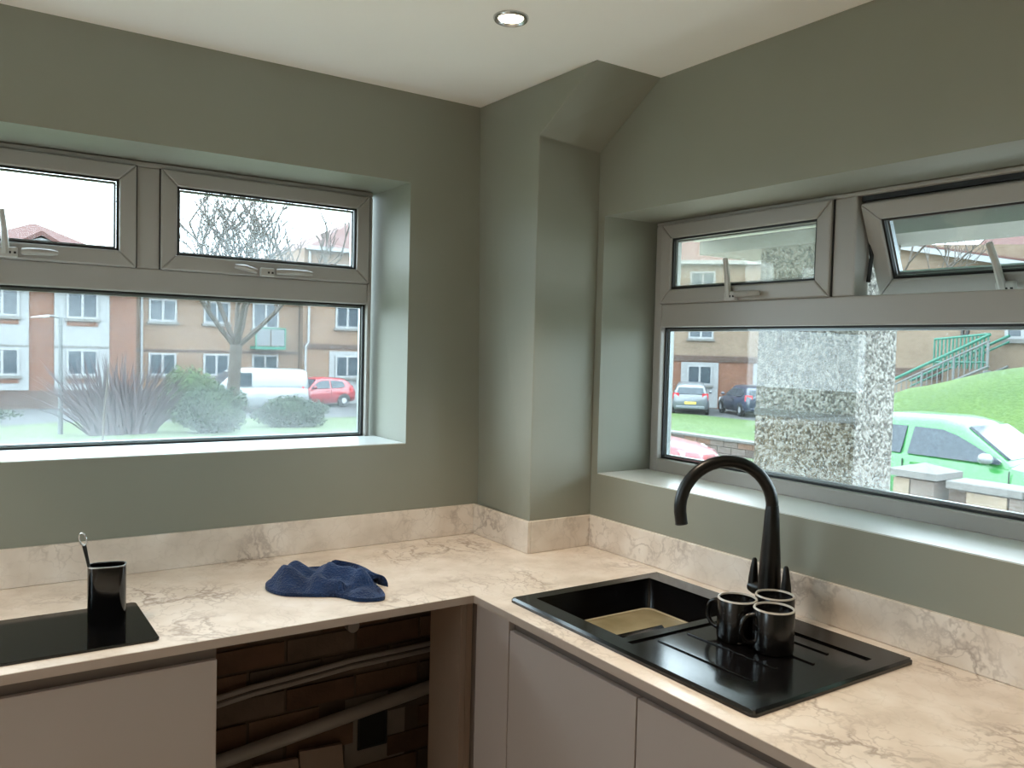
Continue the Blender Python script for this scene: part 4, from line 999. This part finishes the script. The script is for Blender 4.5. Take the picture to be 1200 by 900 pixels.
def leafy(name, label, c, size, mat, seed, n=2600, ls=.09, cat='bush', stem='bark'):
    r = random.Random(seed); t = thing(name, c, label, cat); b = MB(); C0 = Vector(c)
    for i in range(n):
        u = r.uniform(-1, 1); a = r.uniform(0, 2*PI); rad = r.uniform(.72, 1.02)*(1+.12*math.sin(3*a+u*5)+.1*math.sin(7*a))
        s_ = math.sqrt(1-u*u); p = C0+Vector((size[0]*s_*math.cos(a)*rad, size[1]*s_*math.sin(a)*rad, size[2]*(.5+.5*u*rad)))
        x = Vector((r.gauss(0, 1), r.gauss(0, 1), r.gauss(0, 1))).normalized(); y = x.orthogonal().normalized(); l_ = ls*r.uniform(.6, 1.3)
        b.add([p-x*l_, p-y*l_*.4, p+x*l_, p+y*l_*.4], [(0, 1, 2, 3)])
    o = b.build('foliage', mat, t); o['kind'] = 'stuff'
    k = MB(); 
    for j in range(5):
        k.tube([C0+Vector((r.uniform(-.3, .3)*size[0], r.uniform(-.3, .3)*size[1], -.05)), C0+Vector((r.uniform(-.6, .6)*size[0], r.uniform(-.6, .6)*size[1], size[2]*.75))], [.04, .015], 5)
    k.build('stems', stem, t)
    bm_ = MB(); rings_ = []
    for i in range(1, 8):
        v_ = -PI/2+PI*i/8; rings_.append([(C0.x+size[0]*.8*math.cos(v_)*math.cos(2*PI*j/16), C0.y+size[1]*.8*math.cos(v_)*math.sin(2*PI*j/16), C0.z+size[2]*(.5+.42*math.sin(v_))) for j in range(16)])
    bm_.loft(rings_).build('inner_foliage', mat, t, smooth=80)
    return t
leafy('hedge_bush', 'dark green bush around the foot of the bare tree', (4.9, 24, hl(4.9, 24)-.05), (1.0, .75, 1.5), 'hedge_leaf', 1)
leafy('hedge_bush', 'low green hedge in front of the red hatchback', (8.1, 26, hl(8.1, 26)-.05), (1.25, .7, 1.1), 'hedge_leaf', 2)
leafy('laurel_bush', 'light green leafy shrub below the ground floor window of the buff block', (5.05, 28, hl(5, 28)), (.95, .8, 2.0), 'laurel_leaf', 3)
leafy('hedge_bush', 'small dark shrub at the left edge of the lawn beyond the lamp post', (-2.4, 30.3, hl(-2.4, 30.3)), (2.2, .6, .75), 'hedge_leaf', 5)
fx = thing('flax_plant', (2.46, 25, hl(2.46, 25)), 'large purple-brown flax plant with fans of strap leaves on the lawn', 'plant')
r = random.Random(11); b = MB()
for i in range(230):
    cx = 2.46+r.uniform(-.9, .9); cy = 25+r.uniform(-.5, .5); a = (cx-2.46)/1.06*.6+r.uniform(-.34, .34); ln = r.uniform(1.4, 2.6); dy = r.uniform(-.35, .35); w_ = .034
    z0 = hl(cx, cy)-.02; p = []
    for k in range(5):
        t = k/4; bend = a*(1+.45*t); p.append(Vector((cx+math.sin(bend)*ln*t, cy+dy*t*ln*.6, z0+math.cos(bend)*ln*t)))
    vs = []
    for k, q in enumerate(p): ww = w_*(1-.9*(k/4)**2); vs += [(q.x-ww, q.y, q.z), (q.x+ww, q.y+.01, q.z)]
    b.add(vs, [(2*k, 2*k+1, 2*k+3, 2*k+2) for k in range(4)])
o = b.build('leaves', 'flax_leaf', fx); o['kind'] = 'stuff'
tube([(2.46, 25, hl(2.46, 25)-.1), (2.46, 25, hl(2.46, 25)+.3)], [.25, .12], 8).build('crown', 'flax_leaf', fx)
tag(tube([(1.12, 19, hl(1.1, 19)-.1), (1.16, 19, -.2), (1.22, 19, .45), (1.24, 19, .95)], [.03, .028, .022, .012], 6).build('sapling', 'bark', smooth=50), 'thin dark sapling stem on the lawn before the flax plant', 'sapling')
lpst = thing('street_lamp', (.9, 26, hl(.9, 26)), 'slim pale grey street lamp before the white panelled block', 'street lamp')
tube([(.9, 26, hl(.9, 26)-.1), (.9, 26, 0), (.9, 26, 2.15)], [.08, .065, .05], 10).build('column', 'steel_post', lpst, smooth=40)
tube([(.9, 26, 2.12), (.72, 26, 2.17), (.55, 26, 2.18)], .03, 8).build('arm', 'steel_post', lpst, smooth=40)
MB().hexa([(.10, 25.9, 2.10), (.60, 25.9, 2.13), (.60, 26.1, 2.13), (.10, 26.1, 2.10), (.18, 25.93, 2.15), (.60, 25.93, 2.22), (.60, 26.07, 2.22), (.18, 26.07, 2.15)]).build('lantern', 'white_trim', lpst, bevel=.02)
tag(tube([(-30+6*i, 45, 9.3-.25*math.sin(PI*(i % 5)/5)+.03*i) for i in range(9)], .015, 4).build('overhead_wire', 'black_trim'), 'thin overhead wire crossing the sky above the hob window', 'wire')
